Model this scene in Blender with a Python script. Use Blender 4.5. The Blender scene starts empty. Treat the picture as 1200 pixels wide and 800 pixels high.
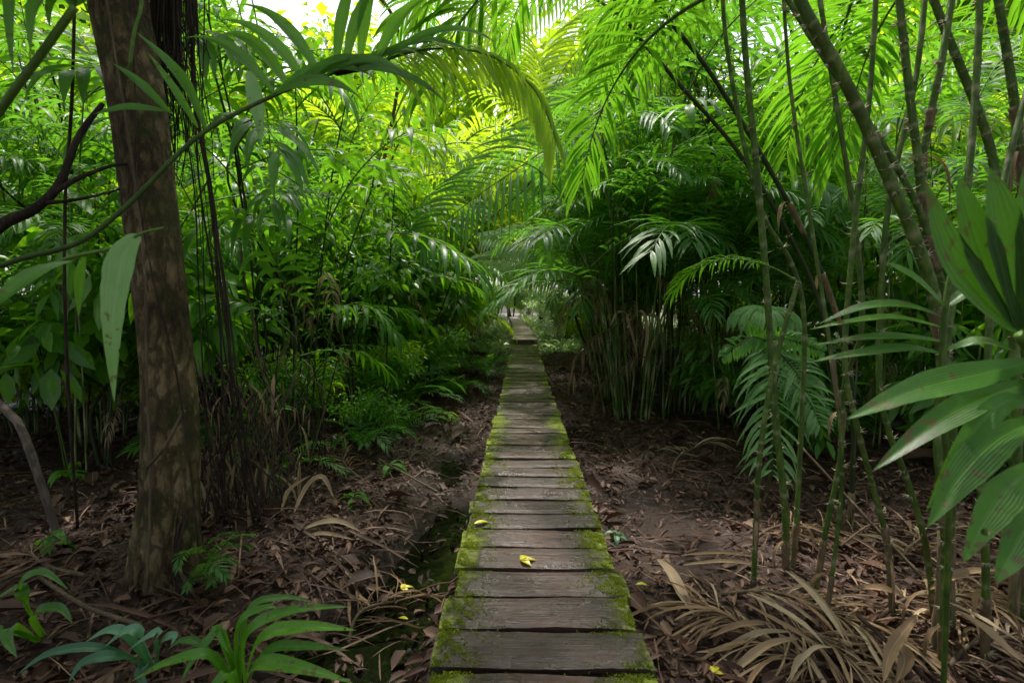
import bpy, math, random
import numpy as np
from mathutils import Vector, Matrix, Euler

random.seed(7)
R = math.radians
scene = bpy.context.scene
col = scene.collection

# ------------------------------------------------------------------ camera
H = 1.25
cam_d = bpy.data.cameras.new('camera'); cam = bpy.data.objects.new('camera', cam_d); col.objects.link(cam)
cam_d.sensor_width = 36; cam_d.lens = 18; cam_d.clip_start = 0.02; cam_d.clip_end = 600
cam.location = (0, 0, H); cam.rotation_euler = (R(90 - 3.24), 0, R(1.15))
cam_d.dof.use_dof = True; cam_d.dof.focus_distance = 4.5; cam_d.dof.aperture_fstop = 3.2
scene.camera = cam
CM = cam.rotation_euler.to_matrix()
def at(px, py, d):
    return Vector(cam.location) + CM @ Vector(((px - 600) / 600 * d, -(py - 400) / 600 * d, -d))

# ------------------------------------------------------------------ light
SUN_EL, SUN_AZ = R(66), R(-12)          # sun ahead of the camera, a little to the left
w = bpy.data.worlds.new('World'); scene.world = w; w.use_nodes = True
nt = w.node_tree; bg = nt.nodes['Background']
sky = nt.nodes.new('ShaderNodeTexSky'); sky.sky_type = 'NISHITA'; sky.sun_disc = False
sky.sun_elevation = SUN_EL; sky.sun_rotation = SUN_AZ; sky.air_density = 1.0; sky.dust_density = 4.0; sky.ozone_density = 0.6
hs = nt.nodes.new('ShaderNodeHueSaturation'); hs.inputs['Saturation'].default_value = .45; hs.inputs['Value'].default_value = 1.9
nt.links.new(sky.outputs[0], hs.inputs['Color']); nt.links.new(hs.outputs[0], bg.inputs[0]); bg.inputs[1].default_value = 0.15
ld = bpy.data.lights.new('sun', 'SUN'); ld.energy = 5.0; ld.angle = R(2); ld.color = (1, .95, .84)
lo = bpy.data.objects.new('sun', ld); col.objects.link(lo)
lo.rotation_euler = (-(math.pi / 2 - SUN_EL), 0, -SUN_AZ); lo.location = (0, 0, 30)
scene.view_settings.view_transform = 'Standard'; scene.view_settings.look = 'None'; scene.view_settings.exposure = 0
cy = scene.cycles
cy.max_bounces = 12; cy.diffuse_bounces = 9; cy.glossy_bounces = 2; cy.transmission_bounces = 8; cy.transparent_max_bounces = 4

# ------------------------------------------------------------------ materials
def newmat(name):
    m = bpy.data.materials.new(name); m.use_nodes = True
    n = m.node_tree; n.nodes.clear()
    out = n.nodes.new('ShaderNodeOutputMaterial')
    return m, n, out
def N(nt, typ, **kw):
    nd = nt.nodes.new(typ)
    for k, v in kw.items():
        if k.startswith('i_'):
            key = k[2:]
            nd.inputs[int(key) if key.isdigit() else key].default_value = v
        else: setattr(nd, k, v)
    return nd
def ramp(nt, fac, stops):
    r = nt.nodes.new('ShaderNodeValToRGB'); el = r.color_ramp.elements
    while len(el) < len(stops): el.new(0.5)
    for e, (p, c) in zip(el, stops): e.position = p; e.color = (*c, 1)
    nt.links.new(fac, r.inputs[0]); return r.outputs[0]
def mth(nt, op, a, b=None):
    m = nt.nodes.new('ShaderNodeMath'); m.operation = op
    for i, x in enumerate((a, b)):
        if x is None: continue
        if isinstance(x, (int, float)): m.inputs[i].default_value = x
        else: nt.links.new(x, m.inputs[i])
    return m.outputs[0]
def mixc(nt, fac, a, b, blend='MIX'):
    m = nt.nodes.new('ShaderNodeMix'); m.data_type = 'RGBA'; m.blend_type = blend
    for i, x in ((0, fac), (6, a), (7, b)):
        if isinstance(x, (int, float)): m.inputs[i].default_value = x
        elif isinstance(x, tuple): m.inputs[i].default_value = (*x, 1)
        else: nt.links.new(x, m.inputs[i])
    return m.outputs[2]

def leafmat(name, dark, mid, light, trans, tfrac=.4, rough=.36, veins=14, bump=.25, spec=.6, old=.12, flaw=.86):
    m, n, out = newmat(name); L = n.links.new
    at_ = N(n, 'ShaderNodeAttribute', attribute_name='tint')
    oi = N(n, 'ShaderNodeObjectInfo')
    geo = N(n, 'ShaderNodeNewGeometry')
    noi = N(n, 'ShaderNodeTexNoise', i_Scale=9.0, i_Detail=4.0, i_Roughness=.65)
    L(geo.outputs['Position'], noi.inputs['Vector'])
    f = mth(n, 'ADD', mth(n, 'MULTIPLY', at_.outputs['Fac'], .62), mth(n, 'MULTIPLY', oi.outputs['Random'], .22))
    f = mth(n, 'ADD', f, mth(n, 'MULTIPLY', noi.outputs[0], .3))
    f = mth(n, 'SUBTRACT', f, .07)
    c = ramp(n, f, [(0, dark), (.5, mid), (.92, light)])
    # veins and mid rib along the blade, from the blade's own uv
    uv = N(n, 'ShaderNodeUVMap', uv_map='UVMap'); sp = N(n, 'ShaderNodeSeparateXYZ'); L(uv.outputs[0], sp.inputs[0])
    rib = mth(n, 'LESS_THAN', mth(n, 'ABSOLUTE', mth(n, 'SUBTRACT', sp.outputs[0], .5)), .035)
    c = mixc(n, mth(n, 'MULTIPLY', rib, .45), c, light)
    vn = mth(n, 'SINE', mth(n, 'MULTIPLY', sp.outputs[0], veins * 6.283))
    # brown tips and flecks of age
    n2 = N(n, 'ShaderNodeTexNoise', i_Scale=38.0, i_Detail=3.0); L(geo.outputs['Position'], n2.inputs['Vector'])
    tip = mth(n, 'MULTIPLY', mth(n, 'GREATER_THAN', mth(n, 'ADD', mth(n, 'MULTIPLY', sp.outputs[1], .22), n2.outputs[0]), flaw), old * 5)
    c = mixc(n, tip, c, (.16, .10, .035))
    if flaw < .8:
        n3 = N(n, 'ShaderNodeTexNoise', i_Scale=14.0, i_Detail=5.0, i_Roughness=.7); L(geo.outputs['Position'], n3.inputs['Vector'])
        bl = N(n, 'ShaderNodeMapRange', i_1=.52, i_2=.68); L(n3.outputs[0], bl.inputs[0])
        c = mixc(n, mth(n, 'MULTIPLY', bl.outputs[0], .55), c, light)
        b3 = N(n, 'ShaderNodeMapRange', i_1=.42, i_2=.3); L(n3.outputs[0], b3.inputs[0])
        c = mixc(n, mth(n, 'MULTIPLY', b3.outputs[0], .6), c, dark)
    p = N(n, 'ShaderNodeBsdfPrincipled'); L(c, p.inputs['Base Color'])
    rg = mth(n, 'ADD', mth(n, 'MULTIPLY', n2.outputs[0], .25), rough - .12)
    L(rg, p.inputs['Roughness']); p.inputs['Specular IOR Level'].default_value = spec
    b = N(n, 'ShaderNodeBump', i_Strength=bump, i_Distance=.004); L(mth(n, 'ADD', vn, mth(n, 'MULTIPLY', noi.outputs[0], 2.0)), b.inputs['Height'])
    L(b.outputs[0], p.inputs['Normal'])
    t = N(n, 'ShaderNodeBsdfTranslucent')
    tc = mixc(n, 1.0, ramp(n, f, [(0, tuple(x * .55 for x in trans)), (.5, trans), (.95, tuple(min(1, x * 1.35) for x in trans))]), mixc(n, tip, (1, 1, 1), (.5, .3, .1)), 'MULTIPLY')
    L(tc, t.inputs[0])
    mx = N(n, 'ShaderNodeMixShader', i_0=tfrac); L(p.outputs[0], mx.inputs[1]); L(t.outputs[0], mx.inputs[2])
    if flaw < .8:
        vh = N(n, 'ShaderNodeTexVoronoi', i_Scale=26.0); L(geo.outputs['Position'], vh.inputs['Vector']); sc = N(n, 'ShaderNodeSeparateXYZ'); L(vh.outputs['Color'], sc.inputs[0])
        ho = mth(n, 'MULTIPLY', mth(n, 'LESS_THAN', mth(n, 'ADD', vh.outputs['Distance'], mth(n, 'MULTIPLY', n2.outputs[0], .25)), .30), mth(n, 'GREATER_THAN', sc.outputs[0], .93))
        tr = N(n, 'ShaderNodeBsdfTransparent'); m3 = N(n, 'ShaderNodeMixShader'); L(ho, m3.inputs[0]); L(mx.outputs[0], m3.inputs[1]); L(tr.outputs[0], m3.inputs[2]); mx = m3
    L(mx.outputs[0], out.inputs[0]); return m

M = {}
M['palm'] = leafmat('palm_leaf', (.018, .075, .008), (.055, .19, .014), (.15, .36, .022), (.24, .58, .02), tfrac=.45, flaw=.81)
M['cane'] = leafmat('cane_leaf', (.018, .08, .014), (.05, .18, .022), (.12, .30, .035), (.2, .52, .03), tfrac=.45)
M['broad'] = leafmat('broad_leaf', (.018, .08, .008), (.055, .19, .014), (.15, .34, .02), (.26, .58, .016), veins=0, rough=.38, tfrac=.45)
M['bright'] = leafmat('bright_leaf', (.09, .24, .008), (.20, .38, .012), (.36, .52, .025), (.55, .80, .02), veins=0, tfrac=.55)
M['brightpalm'] = leafmat('bright_palm_leaf', (.09, .23, .008), (.20, .37, .014), (.36, .52, .035), (.55, .80, .025), tfrac=.55, flaw=.81)
M['blue'] = leafmat('blue_green_leaf', (.015, .06, .03), (.05, .16, .075), (.17, .34, .2), (.10, .34, .08), tfrac=.3, rough=.46, bump=.1)
M['fore'] = leafmat('near_leaf', (.025, .09, .008), (.06, .20, .014), (.14, .34, .025), (.18, .48, .02), tfrac=.38, rough=.36, veins=11, bump=.3, old=.16, flaw=.76)
M['far'] = leafmat('haze_painted_leaf', (.14, .27, .09), (.28, .45, .18), (.48, .60, .34), (.5, .74, .2), veins=0, tfrac=.45)  # haze and glow of the far end painted in as paler leaf colour
M['moss'] = leafmat('moss', (.04, .06, .006), (.15, .20, .012), (.34, .37, .03), (.2, .26, .02), veins=0, tfrac=.3, rough=.8, spec=.2, old=0, bump=0)
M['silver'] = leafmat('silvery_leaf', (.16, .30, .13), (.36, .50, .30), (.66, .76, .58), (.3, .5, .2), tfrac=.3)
M['deep'] = leafmat('deep_green_leaf', (.015, .055, .006), (.035, .12, .009), (.07, .19, .014), (.08, .24, .012), tfrac=.3, rough=.42, veins=6, bump=.3, old=.16, flaw=.76)
M['dead'] = leafmat('dead_palm_leaf', (.13, .075, .04), (.48, .325, .195), (.84, .67, .46), (.3, .2, .1), tfrac=.2, rough=.75, bump=.6, spec=.15, old=0)
M['yellow'] = leafmat('yellow_leaf', (.45, .38, .02), (.62, .55, .03), (.75, .7, .06), (.5, .45, .03), tfrac=.25, veins=0)
M['litter'] = leafmat('litter_leaf', (.012, .006, .005), (.078, .032, .019), (.34, .215, .14), (.10, .04, .015), tfrac=.08, rough=.6, veins=0, bump=.2, spec=.35, old=0)

def barkmat(name, stops, scale=(9, 9, 2.2), bump=.8, moss=.0, rough=.85, dist=.02, ring=None, bigw=.35, vs=1.1):
    m, n, out = newmat(name); L = n.links.new
    tc = N(n, 'ShaderNodeNewGeometry'); mp = N(n, 'ShaderNodeMapping'); mp.inputs['Scale'].default_value = scale
    L(tc.outputs['Position'], mp.inputs[0])
    a = N(n, 'ShaderNodeTexNoise', i_Scale=1.0, i_Detail=9.0, i_Roughness=.72); L(mp.outputs[0], a.inputs['Vector'])
    v = N(n, 'ShaderNodeTexVoronoi', i_Scale=vs, feature='DISTANCE_TO_EDGE')
    mx = N(n, 'ShaderNodeVectorMath', operation='ADD'); L(mp.outputs[0], mx.inputs[0])
    sc = N(n, 'ShaderNodeVectorMath', operation='SCALE', i_Scale=2.6); L(a.outputs['Color'], sc.inputs[0]); L(sc.outputs[0], mx.inputs[1]); L(mx.outputs[0], v.inputs['Vector'])
    cr = mth(n, 'MINIMUM', mth(n, 'MULTIPLY', v.outputs[0], 6.0), 1.0)
    big = N(n, 'ShaderNodeTexNoise', i_Scale=2.6, i_Detail=5.0, i_Roughness=.6); L(tc.outputs['Position'], big.inputs['Vector'])
    f = mth(n, 'ADD', mth(n, 'MULTIPLY', a.outputs[0], 1 - bigw), mth(n, 'MULTIPLY', big.outputs[0], bigw))
    c = ramp(n, f, stops)
    c = mixc(n, mth(n, 'MULTIPLY', mth(n, 'SUBTRACT', 1.0, cr), .5), c, stops[0][1])
    if moss:
        g = N(n, 'ShaderNodeTexNoise', i_Scale=5.0, i_Detail=6.0, i_Roughness=.7); L(tc.outputs['Position'], g.inputs['Vector'])
        gm = N(n, 'ShaderNodeMapRange', i_1=.60 - moss * .3, i_2=.72 - moss * .3); L(g.outputs[0], gm.inputs[0])
        c = mixc(n, mth(n, 'MULTIPLY', gm.outputs[0], .7), c, (.055, .07, .012))
    if ring:
        ta = N(n, 'ShaderNodeAttribute', attribute_name='tint'); rm = N(n, 'ShaderNodeMapRange', i_1=.55, i_2=.95); L(ta.outputs['Fac'], rm.inputs[0])
        c = mixc(n, mth(n, 'MULTIPLY', rm.outputs[0], mth(n, 'ADD', a.outputs[0], .25)), c, ring)
    p = N(n, 'ShaderNodeBsdfPrincipled', i_Roughness=rough); L(c, p.inputs['Base Color']); p.inputs['Specular IOR Level'].default_value = .25
    b = N(n, 'ShaderNodeBump', i_Strength=bump, i_Distance=dist); L(mth(n, 'ADD', a.outputs[0], mth(n, 'MULTIPLY', cr, .35)), b.inputs['Height']); L(b.outputs[0], p.inputs['Normal'])
    L(p.outputs[0], out.inputs[0]); return m
M['bark'] = barkmat('bark', [(.34, (.03, .018, .010)), (.47, (.14, .094, .044)), (.58, (.27, .195, .098)), (.70, (.52, .42, .28))], scale=(30, 30, 12), moss=.42, bump=1.0, dist=.035, bigw=.5, vs=.55)
M['bark_dark'] = barkmat('dark_bark', [(.3, (.018, .012, .009)), (.55, (.055, .037, .026)), (.75, (.12, .09, .065))], scale=(14, 14, 3))
M['bark_pale'] = barkmat('pale_bark', [(.3, (.07, .055, .045)), (.55, (.18, .14, .11)), (.75, (.32, .27, .22))], scale=(8, 8, 2))
M['stem'] = barkmat('green_stem', [(.3, (.02, .045, .008)), (.52, (.05, .09, .014)), (.72, (.12, .16, .035))], scale=(22, 22, 5), bump=.3, rough=.5, dist=.005)
M['stem_dark'] = barkmat('dark_stem', [(.3, (.012, .02, .006)), (.52, (.03, .045, .012)), (.72, (.08, .085, .03))], scale=(25, 25, 5), bump=.3, rough=.55, dist=.005)
M['stem_dry'] = barkmat('dry_stem', [(.3, (.04, .028, .018)), (.52, (.12, .085, .05)), (.72, (.25, .19, .12))], scale=(25, 25, 4), bump=.4, rough=.8, dist=.005)
M['rachis'] = barkmat('leaf_stalk', [(.3, (.05, .10, .012)), (.55, (.10, .19, .025)), (.75, (.2, .28, .05))], scale=(20, 20, 20), bump=.1, rough=.45, dist=.003)
M['culm'] = barkmat('ringed_stem', [(.32, (.022, .05, .008)), (.48, (.075, .14, .02)), (.6, (.15, .21, .04)), (.74, (.26, .28, .12))], scale=(26, 26, 12), bump=.5, rough=.5, dist=.006, moss=.3, ring=(.30, .30, .17))
M['pale'] = leafmat('pale_green_leaf', (.04, .15, .03), (.11, .28, .06), (.30, .48, .18), (.18, .44, .06), tfrac=.3, rough=.34, veins=8, bump=.2, old=.16, flaw=.78)
M['sheath'] = barkmat('leaf_sheath', [(.32, (.07, .05, .028)), (.5, (.2, .145, .08)), (.7, (.42, .33, .2))], scale=(40, 40, 6), bump=.6, rough=.8, dist=.006)
M['spine'] = barkmat('spine', [(.3, (.22, .19, .11)), (.55, (.45, .40, .26)), (.75, (.62, .57, .43))], scale=(20, 20, 20), bump=.1, rough=.6, dist=.003)

# wet plank wood with moss on both ends
def plankmat(name='mossy_plank', dry=False):  # dry picks the paler far planks, sunlight painted into the wood colour
    m, n, out = newmat(name); L = n.links.new
    g = N(n, 'ShaderNodeNewGeometry'); oi = N(n, 'ShaderNodeObjectInfo')
    mp = N(n, 'ShaderNodeMapping'); mp.inputs['Scale'].default_value = (2.2, 42, 42); L(g.outputs['Position'], mp.inputs[0])
    a = N(n, 'ShaderNodeTexNoise', i_Scale=1.0, i_Detail=8.0, i_Roughness=.68); L(mp.outputs[0], a.inputs['Vector'])
    fine = N(n, 'ShaderNodeMapping'); fine.inputs['Scale'].default_value = (7, 220, 220); L(g.outputs['Position'], fine.inputs[0])
    a2 = N(n, 'ShaderNodeTexNoise', i_Scale=1.0, i_Detail=5.0, i_Roughness=.6); L(fine.outputs[0], a2.inputs['Vector'])
    big = N(n, 'ShaderNodeTexNoise', i_Scale=5.0, i_Detail=5.0, i_Roughness=.6); L(g.outputs['Position'], big.inputs['Vector'])
    f = mth(n, 'ADD', mth(n, 'ADD', mth(n, 'MULTIPLY', a.outputs[0], .5), mth(n, 'MULTIPLY', a2.outputs[0], .3)), mth(n, 'MULTIPLY', big.outputs[0], .2))
    c = ramp(n, f, [(.36, (.005, .0025, .0018)), (.47, (.031, .0125, .0085)), (.58, (.074, .031, .022)), (.71, (.20, .11, .08))] if not dry else [(.3, (.17, .12, .12)), (.5, (.36, .27, .28)), (.7, (.54, .44, .45))])  # dry takes the paler colours, sunlight painted into the far planks
    c = mixc(n, 1.0, c, ramp(n, oi.outputs['Random'], [(0, (.55, .5, .5)), (.5, (.95, .92, .9)), (1, (1.25, 1.12, 1.0))]), 'MULTIPLY')
    # across position in the plank's own frame
    tc = N(n, 'ShaderNodeTexCoord'); sp = N(n, 'ShaderNodeSeparateXYZ'); L(tc.outputs['Object'], sp.inputs[0])
    ax = mth(n, 'ABSOLUTE', sp.outputs[0])
    mb_ = N(n, 'ShaderNodeTexNoise', i_Scale=9.0, i_Detail=7.0, i_Roughness=.68); L(g.outputs['Position'], mb_.inputs['Vector'])
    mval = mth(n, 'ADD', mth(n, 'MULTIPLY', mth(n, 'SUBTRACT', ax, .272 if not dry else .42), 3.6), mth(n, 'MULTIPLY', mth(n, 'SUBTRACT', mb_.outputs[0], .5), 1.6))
    mval = mth(n, 'ADD', mval, mth(n, 'MULTIPLY', mth(n, 'SUBTRACT', oi.outputs['Random'], .5), .7))
    mval = mth(n, 'ADD', mval, mth(n, 'MULTIPLY', mth(n, 'SUBTRACT', a.outputs[0], .5), .7))
    # dark algae stain inside the moss edge
    st = N(n, 'ShaderNodeMapRange', i_1=-.42, i_2=.05); L(mval, st.inputs[0])
    c = mixc(n, mth(n, 'MULTIPLY', st.outputs[0], .72), c, (.026, .020, .018))
    ms = N(n, 'ShaderNodeMapRange', i_1=-.02, i_2=.42); L(mval, ms.inputs[0])
    mc = N(n, 'ShaderNodeTexNoise', i_Scale=45.0, i_Detail=6.0, i_Roughness=.7); L(g.outputs['Position'], mc.inputs['Vector'])
    mcol = ramp(n, mc.outputs[0], [(.3, (.022, .036, .006)), (.5, (.16, .21, .012)), (.7, (.36, .39, .03))])
    c = mixc(n, mth(n, 'MULTIPLY', ms.outputs[0], .93), c, mcol)
    p = N(n, 'ShaderNodeBsdfPrincipled'); L(c, p.inputs['Base Color'])
    rr = N(n, 'ShaderNodeMapRange', i_1=.35, i_2=.65, i_3=.24, i_4=.5); L(big.outputs[0], rr.inputs[0])
    L(mixc(n, ms.outputs[0], rr.outputs[0], (.95, .95, .95)), p.inputs['Roughness'])
    p.inputs['Specular IOR Level'].default_value = .55
    hgt = mth(n, 'ADD', mth(n, 'ADD', mth(n, 'MULTIPLY', a.outputs[0], .8), mth(n, 'MULTIPLY', a2.outputs[0], .5)), mth(n, 'MULTIPLY', ms.outputs[0], mth(n, 'ADD', mth(n, 'MULTIPLY', mc.outputs[0], 2.2), .5)))
    b = N(n, 'ShaderNodeBump', i_Strength=.9, i_Distance=.008); L(hgt, b.inputs['Height']); L(b.outputs[0], p.inputs['Normal'])
    L(p.outputs[0], out.inputs[0]); return m
M['plank'] = plankmat(); M['plank_sunlit'] = plankmat('sunlit_plank', True)  # far deck copy is paler, with sunlight put into its colour

def groundmat():
    m, n, out = newmat('forest_soil'); L = n.links.new
    g = N(n, 'ShaderNodeNewGeometry')
    a = N(n, 'ShaderNodeTexNoise', i_Scale=3.0, i_Detail=9.0, i_Roughness=.7); L(g.outputs['Position'], a.inputs['Vector'])
    b_ = N(n, 'ShaderNodeTexNoise', i_Scale=40.0, i_Detail=6.0, i_Roughness=.7); L(g.outputs['Position'], b_.inputs['Vector'])
    v = N(n, 'ShaderNodeTexVoronoi', i_Scale=26.0); L(g.outputs['Position'], v.inputs['Vector'])
    f = mth(n, 'ADD', mth(n, 'MULTIPLY', a.outputs[0], .5), mth(n, 'MULTIPLY', b_.outputs[0], .5))
    c = ramp(n, f, [(.3, (.014, .008, .006)), (.5, (.052, .026, .018)), (.7, (.12, .066, .045))])
    sx = N(n, 'ShaderNodeSeparateXYZ'); L(g.outputs['Position'], sx.inputs[0])
    wetz = N(n, 'ShaderNodeMapRange', i_1=-.22, i_2=-.29); L(sx.outputs[2], wetz.inputs[0])
    c = mixc(n, mth(n, 'MULTIPLY', wetz.outputs[0], .8), c, (.010, .007, .006))
    p = N(n, 'ShaderNodeBsdfPrincipled'); L(c, p.inputs['Base Color'])
    rr = N(n, 'ShaderNodeMapRange', i_1=.35, i_2=.6, i_3=.3, i_4=.8); L(a.outputs[0], rr.inputs[0]); L(mixc(n, wetz.outputs[0], rr.outputs[0], (.16, .16, .16)), p.inputs['Roughness'])
    bm = N(n, 'ShaderNodeBump', i_Strength=1.0, i_Distance=.03); L(mth(n, 'ADD', b_.outputs[0], mth(n, 'MULTIPLY', v.outputs[0], .5)), bm.inputs['Height']); L(bm.outputs[0], p.inputs['Normal'])
    L(p.outputs[0], out.inputs[0]); return m
M['ground'] = groundmat()
def watermat():
    m, n, out = newmat('puddle_water'); L = n.links.new
    g = N(n, 'ShaderNodeNewGeometry')
    a = N(n, 'ShaderNodeTexNoise', i_Scale=5.0, i_Detail=2.0); L(g.outputs['Position'], a.inputs['Vector'])
    p = N(n, 'ShaderNodeBsdfPrincipled', i_Roughness=.06); p.inputs['Base Color'].default_value = (.004, .003, .003, 1); p.inputs['IOR'].default_value = 1.33
    bm = N(n, 'ShaderNodeBump', i_Strength=.5, i_Distance=.02); L(a.outputs[0], bm.inputs['Height']); L(bm.outputs[0], p.inputs['Normal'])
    L(p.outputs[0], out.inputs[0]); return m
M['water'] = watermat()

# ------------------------------------------------------------------ mesh helpers
class MB:
    def __init__(s): s.v = []; s.f = []; s.t = []; s.uv = []; s.mi = []
    def add(s, verts, faces, tint=.5, uvs=None, mi=0):
        o = len(s.v); s.v.extend(verts); s.t.extend([tint] * len(verts))
        s.uv.extend(uvs if uvs else [(0, 0)] * len(verts))
        s.f.extend([tuple(i + o for i in f) for f in faces]); s.mi.extend([mi] * len(faces))
    def mesh(s, name, mats, origin=None, smooth=True):
        me = bpy.data.meshes.new(name)
        v = s.v if origin is None else [(p[0] - origin[0], p[1] - origin[1], p[2] - origin[2]) for p in s.v]
        me.from_pydata([tuple(p) for p in v], [], s.f)
        finish(me, s.t, s.uv, s.mi, mats, smooth); return me
    def build(s, name, mats, parent=None, smooth=True):
        org = Vector(parent['_w']) if parent is not None and '_w' in parent else None
        return link(name, s.mesh(name, mats, org, smooth), parent)
def finish(me, t, uv, mi, mats, smooth=True):
    a = me.attributes.new('tint', 'FLOAT', 'POINT'); a.data.foreach_set('value', np.asarray(t, dtype=np.float32))
    ul = me.uv_layers.new(name='UVMap'); n = len(me.loops); idx = np.empty(n, dtype=np.int32); me.loops.foreach_get('vertex_index', idx)
    ul.data.foreach_set('uv', np.asarray(uv, dtype=np.float32)[idx].ravel())
    for m in (mats if isinstance(mats, (list, tuple)) else [mats]): me.materials.append(m)
    if mi is not None and len(set(mi)) > 1: me.polygons.foreach_set('material_index', np.asarray(mi, dtype=np.int32))
    me.polygons.foreach_set('use_smooth', np.full(len(me.polygons), smooth)); me.update()
def link(name, data, parent=None, loc=None, rot=None, scale=None):
    o = bpy.data.objects.new(name, data); col.objects.link(o)
    if parent is not None: o.parent = parent
    if loc is not None: o.location = loc
    if rot is not None: o.rotation_euler = rot
    if scale is not None: o.scale = (scale,) * 3 if isinstance(scale, (int, float)) else scale
    return o
ALL = []
def tag(o, label=None, cat=None, group=None, kind=None):
    if label: o['label'] = label
    if cat: o['category'] = cat
    if group: o['group'] = group
    if kind: o['kind'] = kind
    return o
def thing(name, loc, label, cat, group=None, rz=0, scale=None, world=False):
    o = link(name, None, None, loc, (0, 0, rz), scale); o.empty_display_size = .1
    if world: o['_w'] = tuple(loc)
    return tag(o, label, cat, group)

def perp(d):
    a = Vector((0, 0, 1)) if abs(d.z) < .9 else Vector((1, 0, 0))
    return d.cross(a).normalized()
def spline(pts, n):
    P = [Vector(p) for p in pts]
    if len(P) == 2: P = [P[0], P[0].lerp(P[1], .5), P[1]]
    out = []; m = len(P) - 1
    for k in range(n + 1):
        t = k / n * m; i = min(int(t), m - 1); u = t - i
        p0 = P[max(i - 1, 0)]; p1 = P[i]; p2 = P[i + 1]; p3 = P[min(i + 2, m)]
        out.append(.5 * ((2 * p1) + (p2 - p0) * u + (2 * p0 - 5 * p1 + 4 * p2 - p3) * u * u + (3 * p1 - p0 - 3 * p2 + p3) * u ** 3))
    return out
def tube(mb, pts, r, sides=7, tint=.5, mi=0, wob=0, rnd=random):
    n = len(pts); vs = []; fs = []; uv = []; u = None
    for i, p in enumerate(pts):
        d = (pts[min(i + 1, n - 1)] - pts[max(i - 1, 0)])
        d = d.normalized() if d.length > 1e-9 else Vector((0, 0, 1))
        if u is None: u = perp(d)
        else:
            u = (u - d * u.dot(d)); u = u.normalized() if u.length > 1e-6 else perp(d)
        b = d.cross(u); rr = r(i / (n - 1)) if callable(r) else r[i] if isinstance(r, (list, tuple)) else r
        for k in range(sides):
            a = 2 * math.pi * k / sides; q = rr * (1 + (rnd.uniform(-wob, wob) if wob else 0))
            vs.append(p + u * (math.cos(a) * q) + b * (math.sin(a) * q)); uv.append((.25, i / (n - 1)))
    for i in range(n - 1):
        for k in range(sides):
            k2 = (k + 1) % sides
            fs.append((i * sides + k, i * sides + k2, (i + 1) * sides + k2, (i + 1) * sides + k))
    fs.append(tuple(range(sides))[::-1]); fs.append(tuple((n - 1) * sides + k for k in range(sides)))
    o = len(mb.v); mb.add(vs, fs, .5 if callable(tint) else tint, uv, mi)
    if callable(tint):
        for i in range(n):
            for k in range(sides): mb.t[o + i * sides + k] = tint(i / (n - 1))

def lance(t, peak=.4):                # leaf outline, 0..1 along the blade
    if t <= 0: return .12
    return max(0.0, (t / peak) ** .6 if t < peak else math.cos((t - peak) / (1 - peak) * math.pi / 2) ** 1.15) * .94 + .06 * (1 - t)
def ribbon(mb, pts, width, nrm, fold=.15, nc=2, tint=.5, prof=lance, mi=0, pleat=0, ragged=0, rnd=random):
    """a leaf blade along pts; nrm is the side its face points to"""
    n = len(pts); vs = []; uv = []; fs = []; W = nc * 2 + 1
    for i, p in enumerate(pts):
        t = i / (n - 1); d = (pts[min(i + 1, n - 1)] - pts[max(i - 1, 0)])
        d = d.normalized() if d.length > 1e-9 else Vector((0, 0, 1))
        s = d.cross(nrm); s = s.normalized() if s.length > 1e-6 else perp(d)
        up = s.cross(d).normalized(); hw = width * .5 * prof(t)
        if ragged: hw *= 1 + rnd.uniform(-ragged, ragged)
        for k in range(W):
            a = (k / (W - 1) - .5) * 2
            z = abs(a) * fold * hw * 2 - (0 if not pleat else (k % 2) * pleat * hw)
            vs.append(p + s * (a * hw) + up * z); uv.append((k / (W - 1), t))
    for i in range(n - 1):
        for k in range(W - 1):
            fs.append((i * W + k, i * W + k + 1, (i + 1) * W + k + 1, (i + 1) * W + k))
    mb.add(vs, fs, tint, uv, mi)
def blade(mb, p, d, nrm, L, W, droop=.4, seg=5, fold=.18, nc=1, tint=.5, prof=lance, mi=0, curl=0):
    pts = [Vector(p)]; d = Vector(d).normalized()
    for i in range(seg):
        d = d + Vector((0, 0, -1)) * (droop / seg * (1 + i * .5))
        if curl: d = d + nrm * (curl / seg)
        d.normalize(); pts.append(pts[-1] + d * (L / seg))
    ribbon(mb, pts, W, nrm, fold, nc, tint, prof, mi)

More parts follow.
